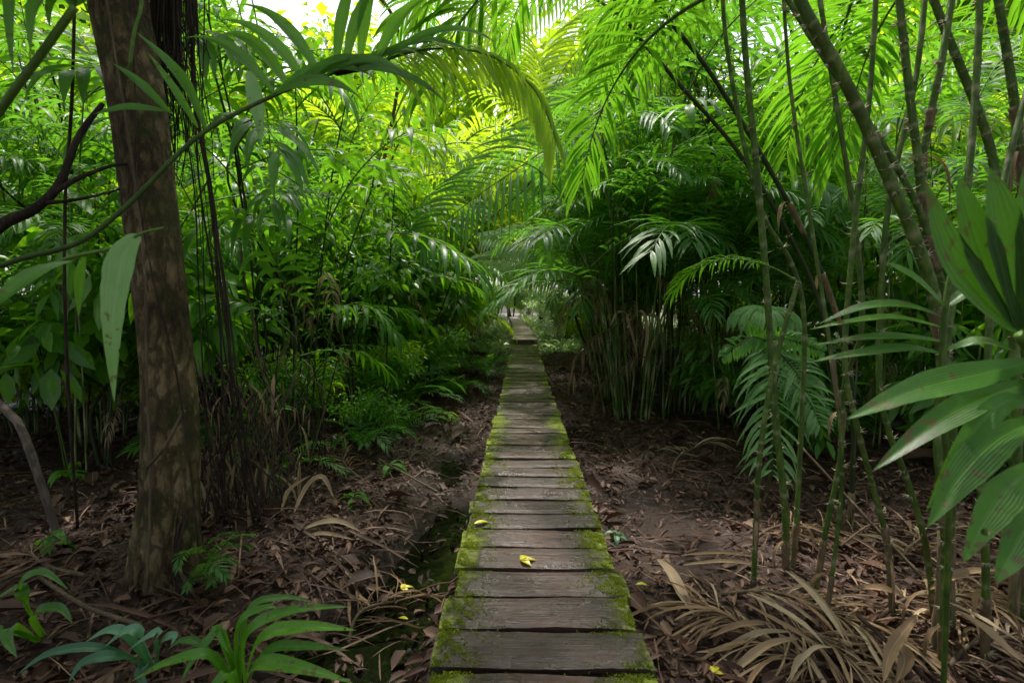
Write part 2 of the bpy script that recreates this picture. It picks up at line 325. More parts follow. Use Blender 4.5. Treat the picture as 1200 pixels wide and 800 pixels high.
# pinnate palm frond, growing out along +X from the origin
def frond_mb(rnd, L=2.0, n=26, ll=.5, lw=.04, elev=60, curl=70, start=.25, fwd=(78, 28), vee=18, droop=.5, seg=5, rr=.012, power=1.3, mi_r=None, drop=.0, tint0=.5):
    lf = MB(); rc = MB() if mi_r is None else lf
    pts = []; T = []; K = 22; p = Vector((0, 0, 0)); yaw = 0; yb = rnd.uniform(-.25, .25)
    for k in range(K + 1):
        s = k / K; th = R(elev - curl * s ** power); ya = yb * s * s
        t = Vector((math.cos(th) * math.cos(ya), math.cos(th) * math.sin(ya), math.sin(th)))
        pts.append(p.copy()); T.append(t); p = p + t * (L / K)
    tube(rc, pts, lambda s: rr * (1 - s) ** .8 + .0018, 5, .5, mi_r or 0)
    for i in range(n):
        q = (i + .5) / n; s = start + (1 - start) * q
        for side in (-1, 1):
            if rnd.random() < drop: continue
            s2 = min(.999, s + rnd.uniform(-.25, .25) / n); f = s2 * K; k = min(int(f), K - 1)
            P = pts[k].lerp(pts[k + 1], f - k); t = T[k]
            B = Vector((-t.y, t.x, 0)); B = B.normalized() if B.length > 1e-4 else Vector((0, 1, 0))
            Nn = t.cross(B).normalized()
            if Nn.z < 0 and abs(t.z) < .9: Nn = -Nn
            fa = R(fwd[0] + (fwd[1] - fwd[0]) * q + rnd.uniform(-6, 6)); ve = R(vee + rnd.uniform(-12, 12))
            d = t * math.cos(fa) + (B * side * math.cos(ve) + Nn * math.sin(ve)) * math.sin(fa)
            le = ll * (.42 + .58 * math.sin(math.pi * (.14 + .72 * q)) ) * rnd.uniform(.85, 1.1)
            blade(lf, P, d, Nn, le, lw * rnd.uniform(.85, 1.15), droop * rnd.uniform(.5, 1.5), seg, .2, 1, min(1, max(0, tint0 + rnd.uniform(-.3, .3))), lambda u: lance(u, .35))
    return lf, rc, pts, T
def frond_meshes(name, rnd, mat, rmat, **kw):
    lf, rc, pts, T = frond_mb(rnd, **kw)
    return lf.mesh(name, mat), rc.mesh(name + '_rachis', rmat)

# leaves scattered as small folded blades (numpy)
def unit(a): return a / np.maximum(np.linalg.norm(a, axis=1, keepdims=True), 1e-9)
def leaf_cloud(pos, dirs, nrm, length, width, fold=.18, bend=.2, detail=True, rs=None):
    n = len(pos); d = unit(dirs); s = unit(np.cross(d, nrm)); u = np.cross(s, d)
    L = length[:, None]; Wd = width[:, None]
    if detail:
        rows = [(0, .0), (.3, .86), (.66, .8), (1, 0)]
        P = []
        UV = []
        for t, wf in rows:
            c = pos + d * (L * t) - u * (L * bend * t * t)
            if wf == 0: P.append(c); UV.append((.5, t))
            else:
                h = Wd * .5 * wf
                P += [c - s * h + u * (h * fold * 2), c, c + s * h + u * (h * fold * 2)]; UV += [(0, t), (.5, t), (1, t)]
        V = np.stack(P, 1); k = V.shape[1]   # 8
        F = [(0, 2, 1), (0, 3, 2), (1, 2, 5, 4), (2, 3, 6, 5), (4, 5, 7), (5, 6, 7)]
    else:
        h = Wd * .5
        P = [pos, pos + d * L * .45 - s * h + u * h * fold * 2, pos + d * L - u * L * bend, pos + d * L * .45 + s * h + u * h * fold * 2]
        UV = [(.5, 0), (0, .45), (.5, 1), (1, .45)]
        V = np.stack(P, 1); k = 4; F = [(0, 3, 2, 1)]
    return V.reshape(-1, 3), F, k, np.tile(np.array(UV), (n, 1))
def cloud_mesh(name, V, F, k, UV, tint, mats, smooth=True):
    n = len(V) // k; me = bpy.data.meshes.new(name)
    me.vertices.add(len(V)); me.vertices.foreach_set('co', V.astype(np.float32).ravel())
    loops = []; starts = []; tot = 0; base = np.arange(n) * k
    flat = np.concatenate([np.array(f) for f in F]); lens = np.array([len(f) for f in F])
    loops = (base[:, None] + flat[None, :]).ravel().astype(np.int32)
    per = len(flat); st = np.concatenate([[0], np.cumsum(lens)[:-1]])
    starts = (np.arange(n)[:, None] * per + st[None, :]).ravel().astype(np.int32)
    me.loops.add(len(loops)); me.loops.foreach_set('vertex_index', loops)
    me.polygons.add(len(starts)); me.polygons.foreach_set('loop_start', starts)
    me.update(calc_edges=True); me.validate()
    finish(me, np.repeat(tint, k), UV, None, mats, smooth); return me

# ------------------------------------------------------------------ terrain
def deck_z(y):
    if y < 8: return 0.0
    if y < 15.6: return .038 * (y - 8)
    return .44 + .0156 * (y - 15.6)
def deck_x(y):
    return .071 if y < 15.6 else .071 - .012 * (y - 15.6) - .0006 * (y - 15.6) ** 2
rsn = np.random.RandomState(3)
PH = rsn.uniform(0, 6.28, (14, 2)); FR = [(rsn.uniform(.4, 7), rsn.uniform(0, 6.28)) for _ in range(14)]
def gz(x, y):
    x = np.asarray(x, dtype=float); y = np.asarray(y, dtype=float)
    b = np.where(y < 8, 0, np.where(y < 15.6, .038 * (y - 8), .29 + .0156 * (np.minimum(y, 60) - 15.6)))
    z = b - .21
    for (f, a), ph in zip(FR, PH):
        z = z + .022 / (.6 + .35 * f) * np.sin(f * (x * math.cos(a) + y * math.sin(a)) + ph[0])
    lf = np.clip((-x - 1.2) / 1.5, 0, 1); z = z + .09 * lf
    rt = np.clip((x - 1.6) / 1.5, 0, 1); z = z + .08 * rt
    z = z - .115 * np.exp(-((x + .68 + .12 * np.sin(y * 1.3)) / .30) ** 2) * np.exp(-((y - 3.6) / 2.9) ** 4)
    z = z - .06 * np.exp(-((x - 1.0) / .5) ** 2) * np.exp(-((y - 3.6) / 1.6) ** 2)
    z = z + .006 * np.maximum(np.abs(x) - 6, 0)
    return z
def g1(x, y): return float(gz(x, y))
xs = np.concatenate([np.linspace(-120, -8, 24), np.arange(-7.8, 7.8, .07), np.linspace(8, 120, 24)])
ys = np.concatenate([np.linspace(-60, -3, 16), np.arange(-2.9, 12, .07), np.arange(12, 40, .4), np.linspace(41, 240, 30)])
X, Y = np.meshgrid(xs, ys); Z = gz(X, Y) + np.where((np.abs(X) < 8) & (Y < 12), rsn.uniform(-.007, .007, X.shape), 0)
nx, ny = len(xs), len(ys)
ii = (np.arange(ny - 1)[:, None] * nx + np.arange(nx - 1)[None, :]).ravel()
me = bpy.data.meshes.new('ground')
me.from_pydata(np.stack([X.ravel(), Y.ravel(), Z.ravel()], 1).tolist(), [], np.stack([ii, ii + 1, ii + nx + 1, ii + nx], 1).tolist())
me.materials.append(M['ground']); me.polygons.foreach_set('use_smooth', np.ones(len(me.polygons), dtype=bool))
tag(link('ground', me), kind='structure')
# puddle of standing water in the trench along the left edge
mb = MB(); mb.add([(-1.35, .9, -.305), (-.20, .9, -.305), (-.20, 7, -.305), (-1.35, 7, -.305)], [(0, 1, 2, 3)])
tag(mb.build('puddle', M['water']), kind='structure')

# ------------------------------------------------------------------ boardwalk
rb = random.Random(11)
def plank_mesh(W, D, T, rnd, mat='plank'):
    nxp, nyp = 26, 5; vs = []; fs = []
    e0 = rnd.uniform(-.012, .012); e1 = rnd.uniform(-.012, .012)
    ph = rnd.uniform(0, 6)
    for j in range(nyp + 1):
        for i in range(nxp + 1):
            u = i / nxp; v = j / nyp
            x = -W / 2 + e0 + (W + e1 - e0) * u; y = -D / 2 + D * v
            edge = min(v, 1 - v); z = -.006 * max(0, 1 - edge * 6) - .004 * max(0, 1 - min(u, 1 - u) * 14)
            z += .0025 * math.sin(u * 5 + ph) + rnd.uniform(-.0008, .0008)
            if j in (0, nyp): y += .004 * math.sin(u * 9 + ph * 2 + j) + rnd.uniform(-.0016, .0016)
            if i in (0, nxp): x += rnd.uniform(-.005, .005)
            vs.append((x, y, z))
    Wd = nxp + 1
    for j in range(nyp):
        for i in range(nxp): a = j * Wd + i; fs.append((a, a + 1, a + Wd + 1, a + Wd))
    rim = [i for i in range(Wd)] + [j * Wd + nxp for j in range(1, nyp + 1)] + [nyp * Wd + i for i in range(nxp - 1, -1, -1)] + [j * Wd for j in range(nyp - 1, 0, -1)]
    o = len(vs); vs += [(vs[k][0], vs[k][1], -T) for k in rim]
    for q in range(len(rim)): q2 = (q + 1) % len(rim); fs.append((rim[q2], rim[q], o + q, o + q2))
    fs.append(tuple(o + q for q in range(len(rim)))[::-1])
    mb = MB(); mb.add(vs, fs); return mb.mesh('plank', M[mat], smooth=False)
def beam(mb, pts, hw, hh):
    vs = []; fs = []
    for p in pts: vs += [(p[0] - hw, p[1], p[2] - hh), (p[0] + hw, p[1], p[2] - hh), (p[0] + hw, p[1], p[2] + hh), (p[0] - hw, p[1], p[2] + hh)]
    n = len(pts)
    for i in range(n - 1):
        for k in range(4): k2 = (k + 1) % 4; fs.append((i * 4 + k, i * 4 + k2, i * 4 + 4 + k2, i * 4 + 4 + k))
    fs += [(3, 2, 1, 0), tuple((n - 1) * 4 + k for k in range(4))]
    mb.add(vs, fs)
def boardwalk(y0, y1, pitch, label, W):
    t = thing('boardwalk', (deck_x(y0), y0, g1(deck_x(y0), y0)), label, 'boardwalk', world=True)
    base = Vector(t['_w']); meshes = [plank_mesh(W, pitch - rb.uniform(.014, .028), .045, rb, 'plank' if y0 < 5 else 'plank_sunlit') for _ in range(14)]
    y = y0; i = 0
    while y < y1:
        y_c = y + pitch / 2
        pl = link('plank', meshes[i % 14] if y > 6 else plank_mesh(W, pitch - rb.uniform(.016, .034), .045, rb), t,
             Vector((deck_x(y_c) + rb.uniform(-.016, .016), y_c, deck_z(y_c) + rb.uniform(-.008, .006))) - base,
             (math.atan(deck_z(y_c + .05) * 10 - deck_z(y_c - .05) * 10) if y > 6 else rb.uniform(-.012, .012), rb.uniform(-.008, .008), rb.uniform(-.017, .017)))
        if y < 5.2:
            rs = np.random.RandomState(400 + i); nn = 5200; side = rs.choice((-1, 1), nn); a_ = np.abs(rs.normal(0, .085, nn)); xx = side * (W / 2 - .008 - a_); yy = rs.uniform(-pitch / 2 + .012, pitch / 2 - .012, nn)
            ph = rs.uniform(0, 6.28, 6); cl_ = np.sin(xx * 31 + ph[0] + 2 * np.sin(yy * 23 + ph[1])) + np.sin(yy * 41 + ph[2] + 2 * np.sin(xx * 47 + ph[3])) + .8 * np.sin(xx * 90 + yy * 70 + ph[4]); amt = rs.uniform(-.9, .9)
            ok = (cl_ > rs.normal(.1 - amt * .8, .35, nn)); xx = xx[ok]; yy = yy[ok]; nn = len(xx)
            if nn > 20:
                dd = np.stack([rs.normal(0, .8, nn), rs.normal(0, .8, nn), rs.uniform(.15, 1.0, nn)], 1); ln_ = rs.uniform(.004, .012, nn)
                V, F, k, UV = leaf_cloud(np.stack([xx, yy, np.full(nn, -.003)], 1), dd, rs.normal(0, 1, (nn, 3)), ln_, ln_ * .5, detail=False)
                link('moss', cloud_mesh('moss', V, F, k, UV, np.clip(.45 + .22 * cl_[ok] + rs.uniform(-.3, .3, nn), 0, 1), M['moss']), pl)
        y += pitch * 1.0; i += 1
    for sx in (-.24, .24):
        m2 = MB(); yy = np.linspace(y0, y1, 14); beam(m2, [(deck_x(v) + sx, v, deck_z(v) - .045 - .055) for v in yy], .035, .052)
        m2.build('beam', M['bark_dark'], t, False)
    yv = y0 + .5
    while yv < y1:
        m2 = MB(); zt = deck_z(yv) - .155; gzz = min(g1(deck_x(yv), yv), zt - .05) - .1
        beam(m2, [(deck_x(yv), yv, zt - .05), (deck_x(yv), yv + .12, zt - .05)], W / 2 - .03, .047); m2.build('bearer', M['bark_dark'], t, False)
        yv += 2.2
    return t
PITCH = .237
boardwalk(.78, 15.55, PITCH, 'narrow wooden boardwalk of wide planks with mossy green edges running straight ahead from the foreground', .79)
boardwalk(15.62, 44, .29, 'far raised section of wooden boardwalk one step up, beyond the end of the mossy planks', .79)

# ------------------------------------------------------------------ leaf litter and twigs (uncountable)
def litter(n, seed, name, size, xr, yr, label, cat, zoff=.0, stretch=.5, flat=.35, keep=None):
    rs = np.random.RandomState(seed)
    x = rs.uniform(*xr, n); y = yr[0] + (yr[1] - yr[0]) * rs.uniform(0, 1, n) ** 2.0
    ok = np.ones(n, bool)
    ok &= ~((x > -.36) & (x < .50) & (y > .5))
    wet = np.exp(-((x + .68 + .12 * np.sin(y * 1.3)) / .36) ** 4) * np.exp(-((y - 3.6) / 2.9) ** 4); mud = np.exp(-((x - 1.0) / .55) ** 2) * np.exp(-((y - 3.6) / 1.5) ** 2)
    ok &= rs.uniform(0, 1, n) > np.maximum(wet * .85, mud * .86)
    x = x[ok]; y = y[ok]; n = len(x); z = np.maximum(gz(x, y), -.303) + rs.uniform(.004, .045, n) + zoff
    a = rs.uniform(0, 6.283, n); d = np.stack([np.cos(a), np.sin(a), rs.normal(0, flat, n)], 1)
    nr = np.stack([rs.normal(0, flat, n), rs.normal(0, flat, n), np.ones(n)], 1)
    Ln = size * rs.lognormal(0, .45, n); Wn = Ln * stretch * rs.uniform(.35, 1.35, n)
    V, F, k, UV = leaf_cloud(np.stack([x, y, z], 1), d, nr, Ln, Wn, fold=.35, bend=.25)
    V[:, 2] = np.maximum(V[:, 2], np.maximum(gz(V[:, 0], V[:, 1]), -.304) + .002)
    tint = np.clip(rs.beta(.9, 1.9, n) + .0, 0, 1)
    return tag(link(name, cloud_mesh(name, V, F, k, UV, tint, M['litter'])), label, cat, kind='stuff')
litter(95000, 5, 'leaf_litter', .05, (-7, 7), (1.1, 15), 'brown fallen leaves carpeting the forest floor on both sides', 'leaf litter')
litter(1500, 14, 'large_fallen_leaves', .085, (-6, 6), (1.3, 11), 'large curled brown leaves lying on top of the finer leaf litter', 'fallen leaves', zoff=.012, stretch=.45, flat=.3)
litter(16000, 8, 'twig_litter', .24, (-6, 6), (1.1, 12), 'dry twigs and strips of palm leaf scattered over the leaf litter', 'twigs', zoff=.012, stretch=.045, flat=.14)

# ------------------------------------------------------------------ generic plants
RA = random.Random(21)
PF = []                                    # palm fronds, from upright to hanging
for k, (el, cu) in enumerate([(82, 60), (72, 85), (62, 95), (50, 100), (36, 95), (20, 85), (66, 120), (44, 75)]):
    PF.append(frond_meshes('frond', RA, M['palm'], M['rachis'], L=2.5, n=34, ll=.62, lw=.042, elev=el, curl=cu, start=.24, droop=.55, rr=.016, drop=.07))
BF = []
for k, (el, cu) in enumerate([(76, 70), (60, 95), (45, 100), (28, 85), (64, 125)]):
    BF.append(frond_meshes('frond', RA, M['brightpalm'], M['rachis'], L=2.5, n=34, ll=.62, lw=.044, elev=el, curl=cu, start=.24, droop=.6, rr=.016, drop=.07))
CF = []                                    # small fronds of the cane palms, leaf and stalk in one mesh
for k, (el, cu) in enumerate([(78, 60), (62, 90), (48, 95), (30, 80), (12, 65), (58, 120)]):
    lf, _, _, _ = frond_mb(RA, L=1.25, n=17, ll=.36, lw=.034, elev=el, curl=cu, start=.18, droop=.5, seg=4, rr=.006, mi_r=1)
    CF.append(lf.mesh('frond', [M['cane'], M['rachis']]))
LF = []                                    # long drooping fronds with long narrow leaflets
for k, (el, cu) in enumerate([(80, 55), (70, 75), (58, 85), (44, 85), (28, 75), (66, 110)]):
    LF.append(frond_meshes('frond', RA, M['palm'] if k % 2 else M['brightpalm'], M['rachis'], L=2.9, n=40, ll=.95, lw=.040, elev=el, curl=cu, start=.2, droop=1.0, rr=.017, fwd=(72, 30), seg=6, drop=.08))
C2 = []                                    # cane palm fronds with few wide leaflets
for k, (el, cu) in enumerate([(78, 50), (60, 80), (45, 85), (26, 70), (8, 60), (56, 120)]):
    lf, _, _, _ = frond_mb(RA, L=1.35, n=10, ll=.46, lw=.062, elev=el, curl=cu, start=.2, droop=.9, seg=5, rr=.006, mi_r=1, drop=.08)
    C2.append(lf.mesh('frond', [M['palm'], M['rachis']]))
DF = []                                    # dead fronds hanging from palms
for k, (el, cu) in enumerate([(-10, 70), (15, 95)]):
    DF.append(frond_meshes('dead_frond', RA, M['dead'], M['stem_dry'], L=1.9, n=24, ll=.5, lw=.026, elev=el, curl=cu, start=.2, droop=2.2, rr=.012, seg=6, drop=.3, tint0=.35))
lf, _, _, _ = frond_mb(RA, L=1.0, n=13, ll=.34, lw=.022, elev=-20, curl=60, start=.15, droop=2.0, seg=5, rr=.006, mi_r=1, drop=.3, tint0=.3)
DC = lf.mesh('dead_frond', [M['dead'], M['stem_dry']])
FF = []                                    # low fern-like fronds
for k, (el, cu) in enumerate([(70, 80), (52, 80), (36, 70), (60, 110)]):
    lf, _, _, _ = frond_mb(RA, L=.75, n=18, ll=.2, lw=.026, elev=el, curl=cu, start=.15, droop=.35, seg=3, rr=.004, mi_r=1)
    FF.append(lf.mesh('frond', [M['cane'], M['rachis']]))

def palm(x, y, h, nf, s, label, group=None, fr=PF, name='palm', cat='palm', az=None, seed=0, lo=0, trunk_r=.05, lean=(0, 0), stalk=True):
    rnd = random.Random(seed + int(x * 100) * 7 + int(y * 100))
    t = thing(name, (x, y, g1(x, y) - .03), label, cat, group)
    top = Vector((lean[0], lean[1], h))
    if h > .15:
        mb = MB(); pts = spline([(0, 0, 0), (lean[0] * .35, lean[1] * .35, h * .5), top], 14)
        tube(mb, pts, lambda q: trunk_r * (1.15 - .35 * q) * (1 + .06 * math.sin(q * h * 60)), 9, .5)
        link('trunk', mb.mesh('trunk', M['stem_dry']), t)
    a0 = rnd.uniform(0, 6.28) if az is None else az
    for i in range(nf):
        q = i / max(1, nf - 1); v = min(len(fr) - 1, max(lo, int(q * len(fr)))) if rnd.random() < .8 else rnd.randrange(len(fr))
        f = link('frond', fr[v][0], t, top, (rnd.uniform(-.12, .12), rnd.uniform(-.08, .08), a0 + i * 2.4), s * rnd.uniform(.82, 1.12))
        link('rachis', fr[v][1], f)
    if h > .5:
        for i in range(rnd.randint(1, 2)):
            v = rnd.randrange(2); f = link('dead_frond', DF[v][0], t, top * .97, (0, 0, rnd.uniform(0, 6.28)), s * rnd.uniform(.6, .9)); link('rachis', DF[v][1], f)
    return t

CANES = []
for k in range(8):
    h = [2.3, 2.9, 3.5, 4.1, 2.6, 3.2, 3.8, 1.8][k]; ln = RA.uniform(.15, .9)
    pts = spline([(0, 0, 0), (ln * .22, RA.uniform(-.05, .05), h * .38), (ln * .55, RA.uniform(-.06, .06), h * .72), (ln, 0, h)], 16)
    mb = MB(); rr = RA.uniform(.007, .0125); tube(mb, pts, lambda q: rr * (1 - .35 * q) * (1 + .12 * (int(q * 16) % 2)), 6, lambda q: .9 if int(q * 16 + .5) % 2 else .4)
    CANES.append((mb.mesh('cane', [M['stem'], M['culm'], M['stem_dark'], M['culm']][k % 4]), pts, h))
def cane_clump(x, y, n, s, label, group=None, seed=0, spread=.28, nf=4, fr=CF, dens=1.0, name='cane_palm', face=None):
    rnd = random.Random(seed * 31 + int(x * 100) * 7 + int(y * 100))
    t = thing(name, (x, y, g1(x, y) - .03), label, 'palm clump', group)
    for i in range(n):
        a = rnd.uniform(0, 6.28); k = rnd.randrange(8); cm, pts, h = CANES[k]
        rad = spread * math.sqrt(rnd.random()); sc = s * rnd.uniform(.8, 1.15)
        c = link('cane', cm, t, (math.cos(a) * rad, math.sin(a) * rad, 0), (0, 0, a + rnd.uniform(-.6, .6)), sc)
        m = rnd.randint(nf - 1, nf + 1)
        for j in range(m):
            q = 1 - j * .085 - rnd.uniform(0, .03); P = pts[min(16, int(q * 16))]
            link('frond', fr[min(len(fr) - 1, j + rnd.randint(0, 2))], c, P, (rnd.uniform(-.15, .15), rnd.uniform(-.1, .1), rnd.uniform(0, 6.28)), rnd.uniform(.8, 1.2))
        if rnd.random() < .3: link('dead_frond', DC, c, pts[rnd.randint(6, 12)], (0, 0, rnd.uniform(0, 6.28)), rnd.uniform(.6, 1.0))
    return t

# branching broadleaf plants: returns (wood mesh, foliage mesh)
def grow_tree(seed, h, r0, levels, nlimb, leaf_n, leaf_l, leaf_w, mat, wood, crown_r, clump_r, clear=.35, detail=True, droop=.25, spread=1.0, tint=(.1, .9)):
    rnd = random.Random(seed); rs = np.random.RandomState(seed); mb = MB(); tips = []
    def go(p, d, L, r, lev):
        pts = [p]; dd = d.copy()
        for i in range(4):
            dd = (dd + Vector((rnd.gauss(0, .16), rnd.gauss(0, .16), rnd.gauss(.05, .08)))).normalized(); pts.append(pts[-1] + dd * (L / 4))
        tube(mb, spline(pts, 8), lambda q: r * (1 - .55 * q), max(4, 7 - lev))
        if lev >= 2 or lev == levels: tips.extend([pts[2], pts[3], pts[4]])
        if lev < levels:
            for i in range(nlimb if lev else nlimb + 2):
                k = rnd.choice([2, 3, 4] if lev else [3, 4, 4]); az = rnd.uniform(0, 6.28)
                b = (dd * .45 + Vector((math.cos(az) * spread, math.sin(az) * spread, rnd.uniform(.0, .7)))).normalized()
                go(pts[k], b, L * rnd.uniform(.45, .68), r * .5, lev + 1)
    trunkL = h * clear
    base = [Vector((0, 0, -.05)), Vector((rnd.uniform(-.04, .04) * h, rnd.uniform(-.04, .04) * h, trunkL * .6)), Vector((rnd.uniform(-.06, .06) * h, rnd.uniform(-.06, .06) * h, trunkL))]
    tube(mb, spline(base, 12), lambda q: r0 * (1 - .3 * q) * (1 + .5 * max(0, 1 - q * 9)), 10)
    for i in range(nlimb + 1):
        az = i * 2.4 + rnd.uniform(-.5, .5)
        d = Vector((math.cos(az) * spread * .8, math.sin(az) * spread * .8, rnd.uniform(.5, 1.6))).normalized()
        go(base[2] - Vector((0, 0, rnd.uniform(0, trunkL * .25))), d, crown_r * rnd.uniform(.6, 1.0), r0 * .55, 1)
    tp = np.array([tuple(v) for v in tips])
    idx = rs.randint(0, len(tp), leaf_n); pos = tp[idx] + rs.normal(0, clump_r, (leaf_n, 3)) * np.array([1, 1, .6])
    out = pos - tp[idx]; d = unit(out + rs.normal(0, clump_r * .8, out.shape)); d[:, 2] -= droop
    nr = rs.normal(0, .45, (leaf_n, 3)) + np.array([0, 0, 1.0])
    Ln = leaf_l * rs.uniform(.6, 1.35, leaf_n); V, F, k, UV = leaf_cloud(pos, d, nr, Ln, Ln * leaf_w * rs.uniform(.8, 1.2, leaf_n), detail=detail, bend=.18)
    cl = rs.uniform(tint[0], tint[1], len(tp))[idx]; tn = np.clip(cl + rs.uniform(-.22, .22, leaf_n), 0, 1)
    return mb.mesh('stem', wood), cloud_mesh('foliage', V, F, k, UV, tn, mat)

SH = [grow_tree(100 + k, [2.2, 2.8, 3.4, 2.5, 3.0][k], .022, 2, 3, [1100, 1400, 1700, 1000, 1300][k], [.13, .16, .15, .20, .14][k], [.42, .36, .4, .3, .45][k], M['broad'], M['stem_dark'], [1.0, 1.2, 1.4, 1.1, 1.2][k], .2, clear=.3) for k in range(5)]
SL = [grow_tree(170 + k, [1.8, 2.4, 3.0][k], .02, 2, 3, [420, 520, 620][k], [.28, .34, .3][k], [.34, .28, .4][k], M[['broad', 'fore', 'broad'][k]], M['stem_dark'], [.9, 1.1, 1.3][k], .22, clear=.3, droop=.7) for k in range(3)]
SP = [grow_tree(190 + k, [2.6, 3.4, 4.0][k], .014, 2, 2, [260, 320, 380][k], [.10, .12, .14][k], .42, M['broad'], M['bark_dark'], [.8, .9, 1.1][k], .2, clear=.5) for k in range(3)]
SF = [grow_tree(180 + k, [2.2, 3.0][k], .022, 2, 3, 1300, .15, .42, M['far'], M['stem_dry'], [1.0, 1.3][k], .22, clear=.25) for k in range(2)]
SB = [grow_tree(140 + k, [2.2, 2.8, 3.4][k], .022, 2, 3, [1000, 1300, 1500][k], [.14, .17, .2][k], [.45, .4, .3][k], M['bright'], M['stem_dark'], [1.0, 1.2, 1.4][k], .22, clear=.3) for k in range(3)]
TR = [grow_tree(200 + k, [13, 16, 19, 15][k], [.16, .2, .24, .17][k], 3, 3, 9000, .32, .5, [M['broad'], M['bright'], M['broad'], M['bright']][k], [M['bark_pale'], M['bark_dark'], M['bark_pale'], M['bark_dark']][k], [3.6, 4.2, 5.0, 4][k], .6, clear=.42, detail=False) for k in range(4)]
UT = [grow_tree(240 + k, [5.5, 6.5, 7.5][k], [.05, .06, .07][k], 3, 3, 5200, .22, [.42, .5, .36][k], [M['broad'], M['bright'], M['broad']][k], M['bark_dark'], [1.9, 2.2, 2.6][k], .34, clear=.32, detail=False) for k in range(3)]
def shrub(x, y, v, s, label, group=None, seed=0, name='shrub', cat='shrub', wood='stem', crown='foliage'):
    rnd = random.Random(seed + int(x * 91) + int(y * 37))
    t = thing(name, (x, y, g1(x, y) - .04), label, cat, group, rnd.uniform(0, 6.28), s * rnd.uniform(.9, 1.1))
    link(wood, v[0], t); link(crown, v[1], t); return t
def tree(x, y, v, s, label, group=None, seed=0):
    return shrub(x, y, v, s, label, group, seed, 'tree', 'tree', 'trunk', 'crown')
# ------------------------------------------------------------------ planting, left of the boardwalk
GL = 'slender cane palms left of the boardwalk'
for x, y, n, s, lb in [(-2.3, 5.0, 9, .95, 'clump of thin dark canes just right of the big leaning tree trunk'),
                       (-1.95, 6.5, 7, .9, 'leafy cane palm clump left of the boardwalk, behind the dry straw bank'),
                       (-3.2, 6.6, 8, 1.05, 'tall cane palm clump behind the big tree trunk'),
                       (-2.7, 8.2, 7, 1.0, 'cane palm clump in the middle distance left of the boardwalk, behind the fern'),
                       (-4.3, 5.2, 11, 1.0, 'shaded cane palm clump at the left edge of the picture, behind the bare branch'),
                       (-1.9, 10.2, 9, .95, 'cane palm clump close to the left edge of the distant boardwalk')]:
    cane_clump(x, y, n, s, lb, GL, 1, fr=C2 if int(x * 10) % 2 else CF)
for x, y, n, s in [(-3.6, 10.5, 9, 1.1), (-5.2, 8.4, 9, 1.1), (-2.6, 13, 9, 1.1), (-4.6, 12.6, 9, 1.15)]:
    cane_clump(x, y, n, s, 'cane palm clump deep in the green growth left of the boardwalk', GL + ', farther off', 2)
GS = 'leafy shrubs left of the boardwalk'
for k, (x, y, v, s) in enumerate([(-4.6, 6.6, SH[2], 1.05), (-3.7, 8.6, SH[4], 1.1), (-2.3, 9.4, SB[1], 1), (-5.2, 10, SH[2], 1.2),
                                  (-3.0, 11.4, SB[2], 1.1), (-1.75, 12.4, SB[0], 1), (-4.3, 14.2, SH[4], 1.3), (-2.3, 15, SB[1], 1.1), (-5.4, 4.0, SH[3], 1.1), (-6.2, 7.2, SH[2], 1.3), (-1.5, 8.2, SH[3], .55), (-6.8, 11.5, SH[1], 1.5)]):
    shrub(x, y, v, s, 'broad-leaved green shrub in the dense growth left of the boardwalk', GS, k)
for x, y, v, s, k in [(-6.2, 12.5, UT[1], 1, 2), (-3.6, 14.5, UT[1], 1, 3), (-7.8, 8.5, UT[1], 1.0, 4), (-3.4, 18, UT[1], 1.1, 5), (-6.4, 17, UT[1], 1.3, 6)]:
    tree(x, y, v, s, 'young forest tree with small bright leaves rising behind the shrubs left of the boardwalk', 'young trees left of the boardwalk', k)
palm(-2.3, 11.0, .8, 9, .95, 'yellow-green palm with arching fronds left of the boardwalk in the middle distance', 'yellow-green palms', BF, seed=1)
palm(-3.6, 13.0, 1.6, 9, 1.1, 'taller yellow-green palm behind the shrubs left of the boardwalk', 'yellow-green palms', BF, seed=2)
palm(-1.8, 15.5, .9, 8, .9, 'yellow-green palm near the far step of the boardwalk, on its left', 'yellow-green palms', BF, seed=3)

# ------------------------------------------------------------------ planting, right of the boardwalk
GR = 'slender cane palms right of the boardwalk'
for x, y, n, s, lb in [(1.55, 7.0, 24, 1.15, 'nearest cane palm clump of the dark thicket right of the boardwalk'),
                       (2.15, 7.3, 24, 1.2, 'cane palm clump in the dark thicket, just right of the nearest clump'),
                       (2.85, 7.5, 20, 1.15, 'cane palm clump in the right part of the dark thicket, behind the drooping green frond'),
                       (1.6, 8.6, 22, 1.15, 'second cane palm clump along the right edge of the boardwalk'),
                       (1.75, 10.3, 18, 1.15, 'third cane palm clump along the right edge of the boardwalk'),
                       (1.9, 12.4, 14, 1.1, 'farthest cane palm clump along the right edge of the boardwalk before the step')]:
    cane_clump(x, y, n, s, lb, GR, 3, spread=.42, fr=C2 if int(y * 10) % 3 == 0 else CF, nf=3)
for x, y, n, s in [(4.5, 8.8, 8, 1.15), (2.9, 11.6, 8, 1.2)]:
    cane_clump(x, y, n, s, 'cane palm clump deep inside the thicket right of the boardwalk', GR + ', deep in the thicket', 4, spread=.4, fr=C2 if int(x * 10) % 2 else CF)
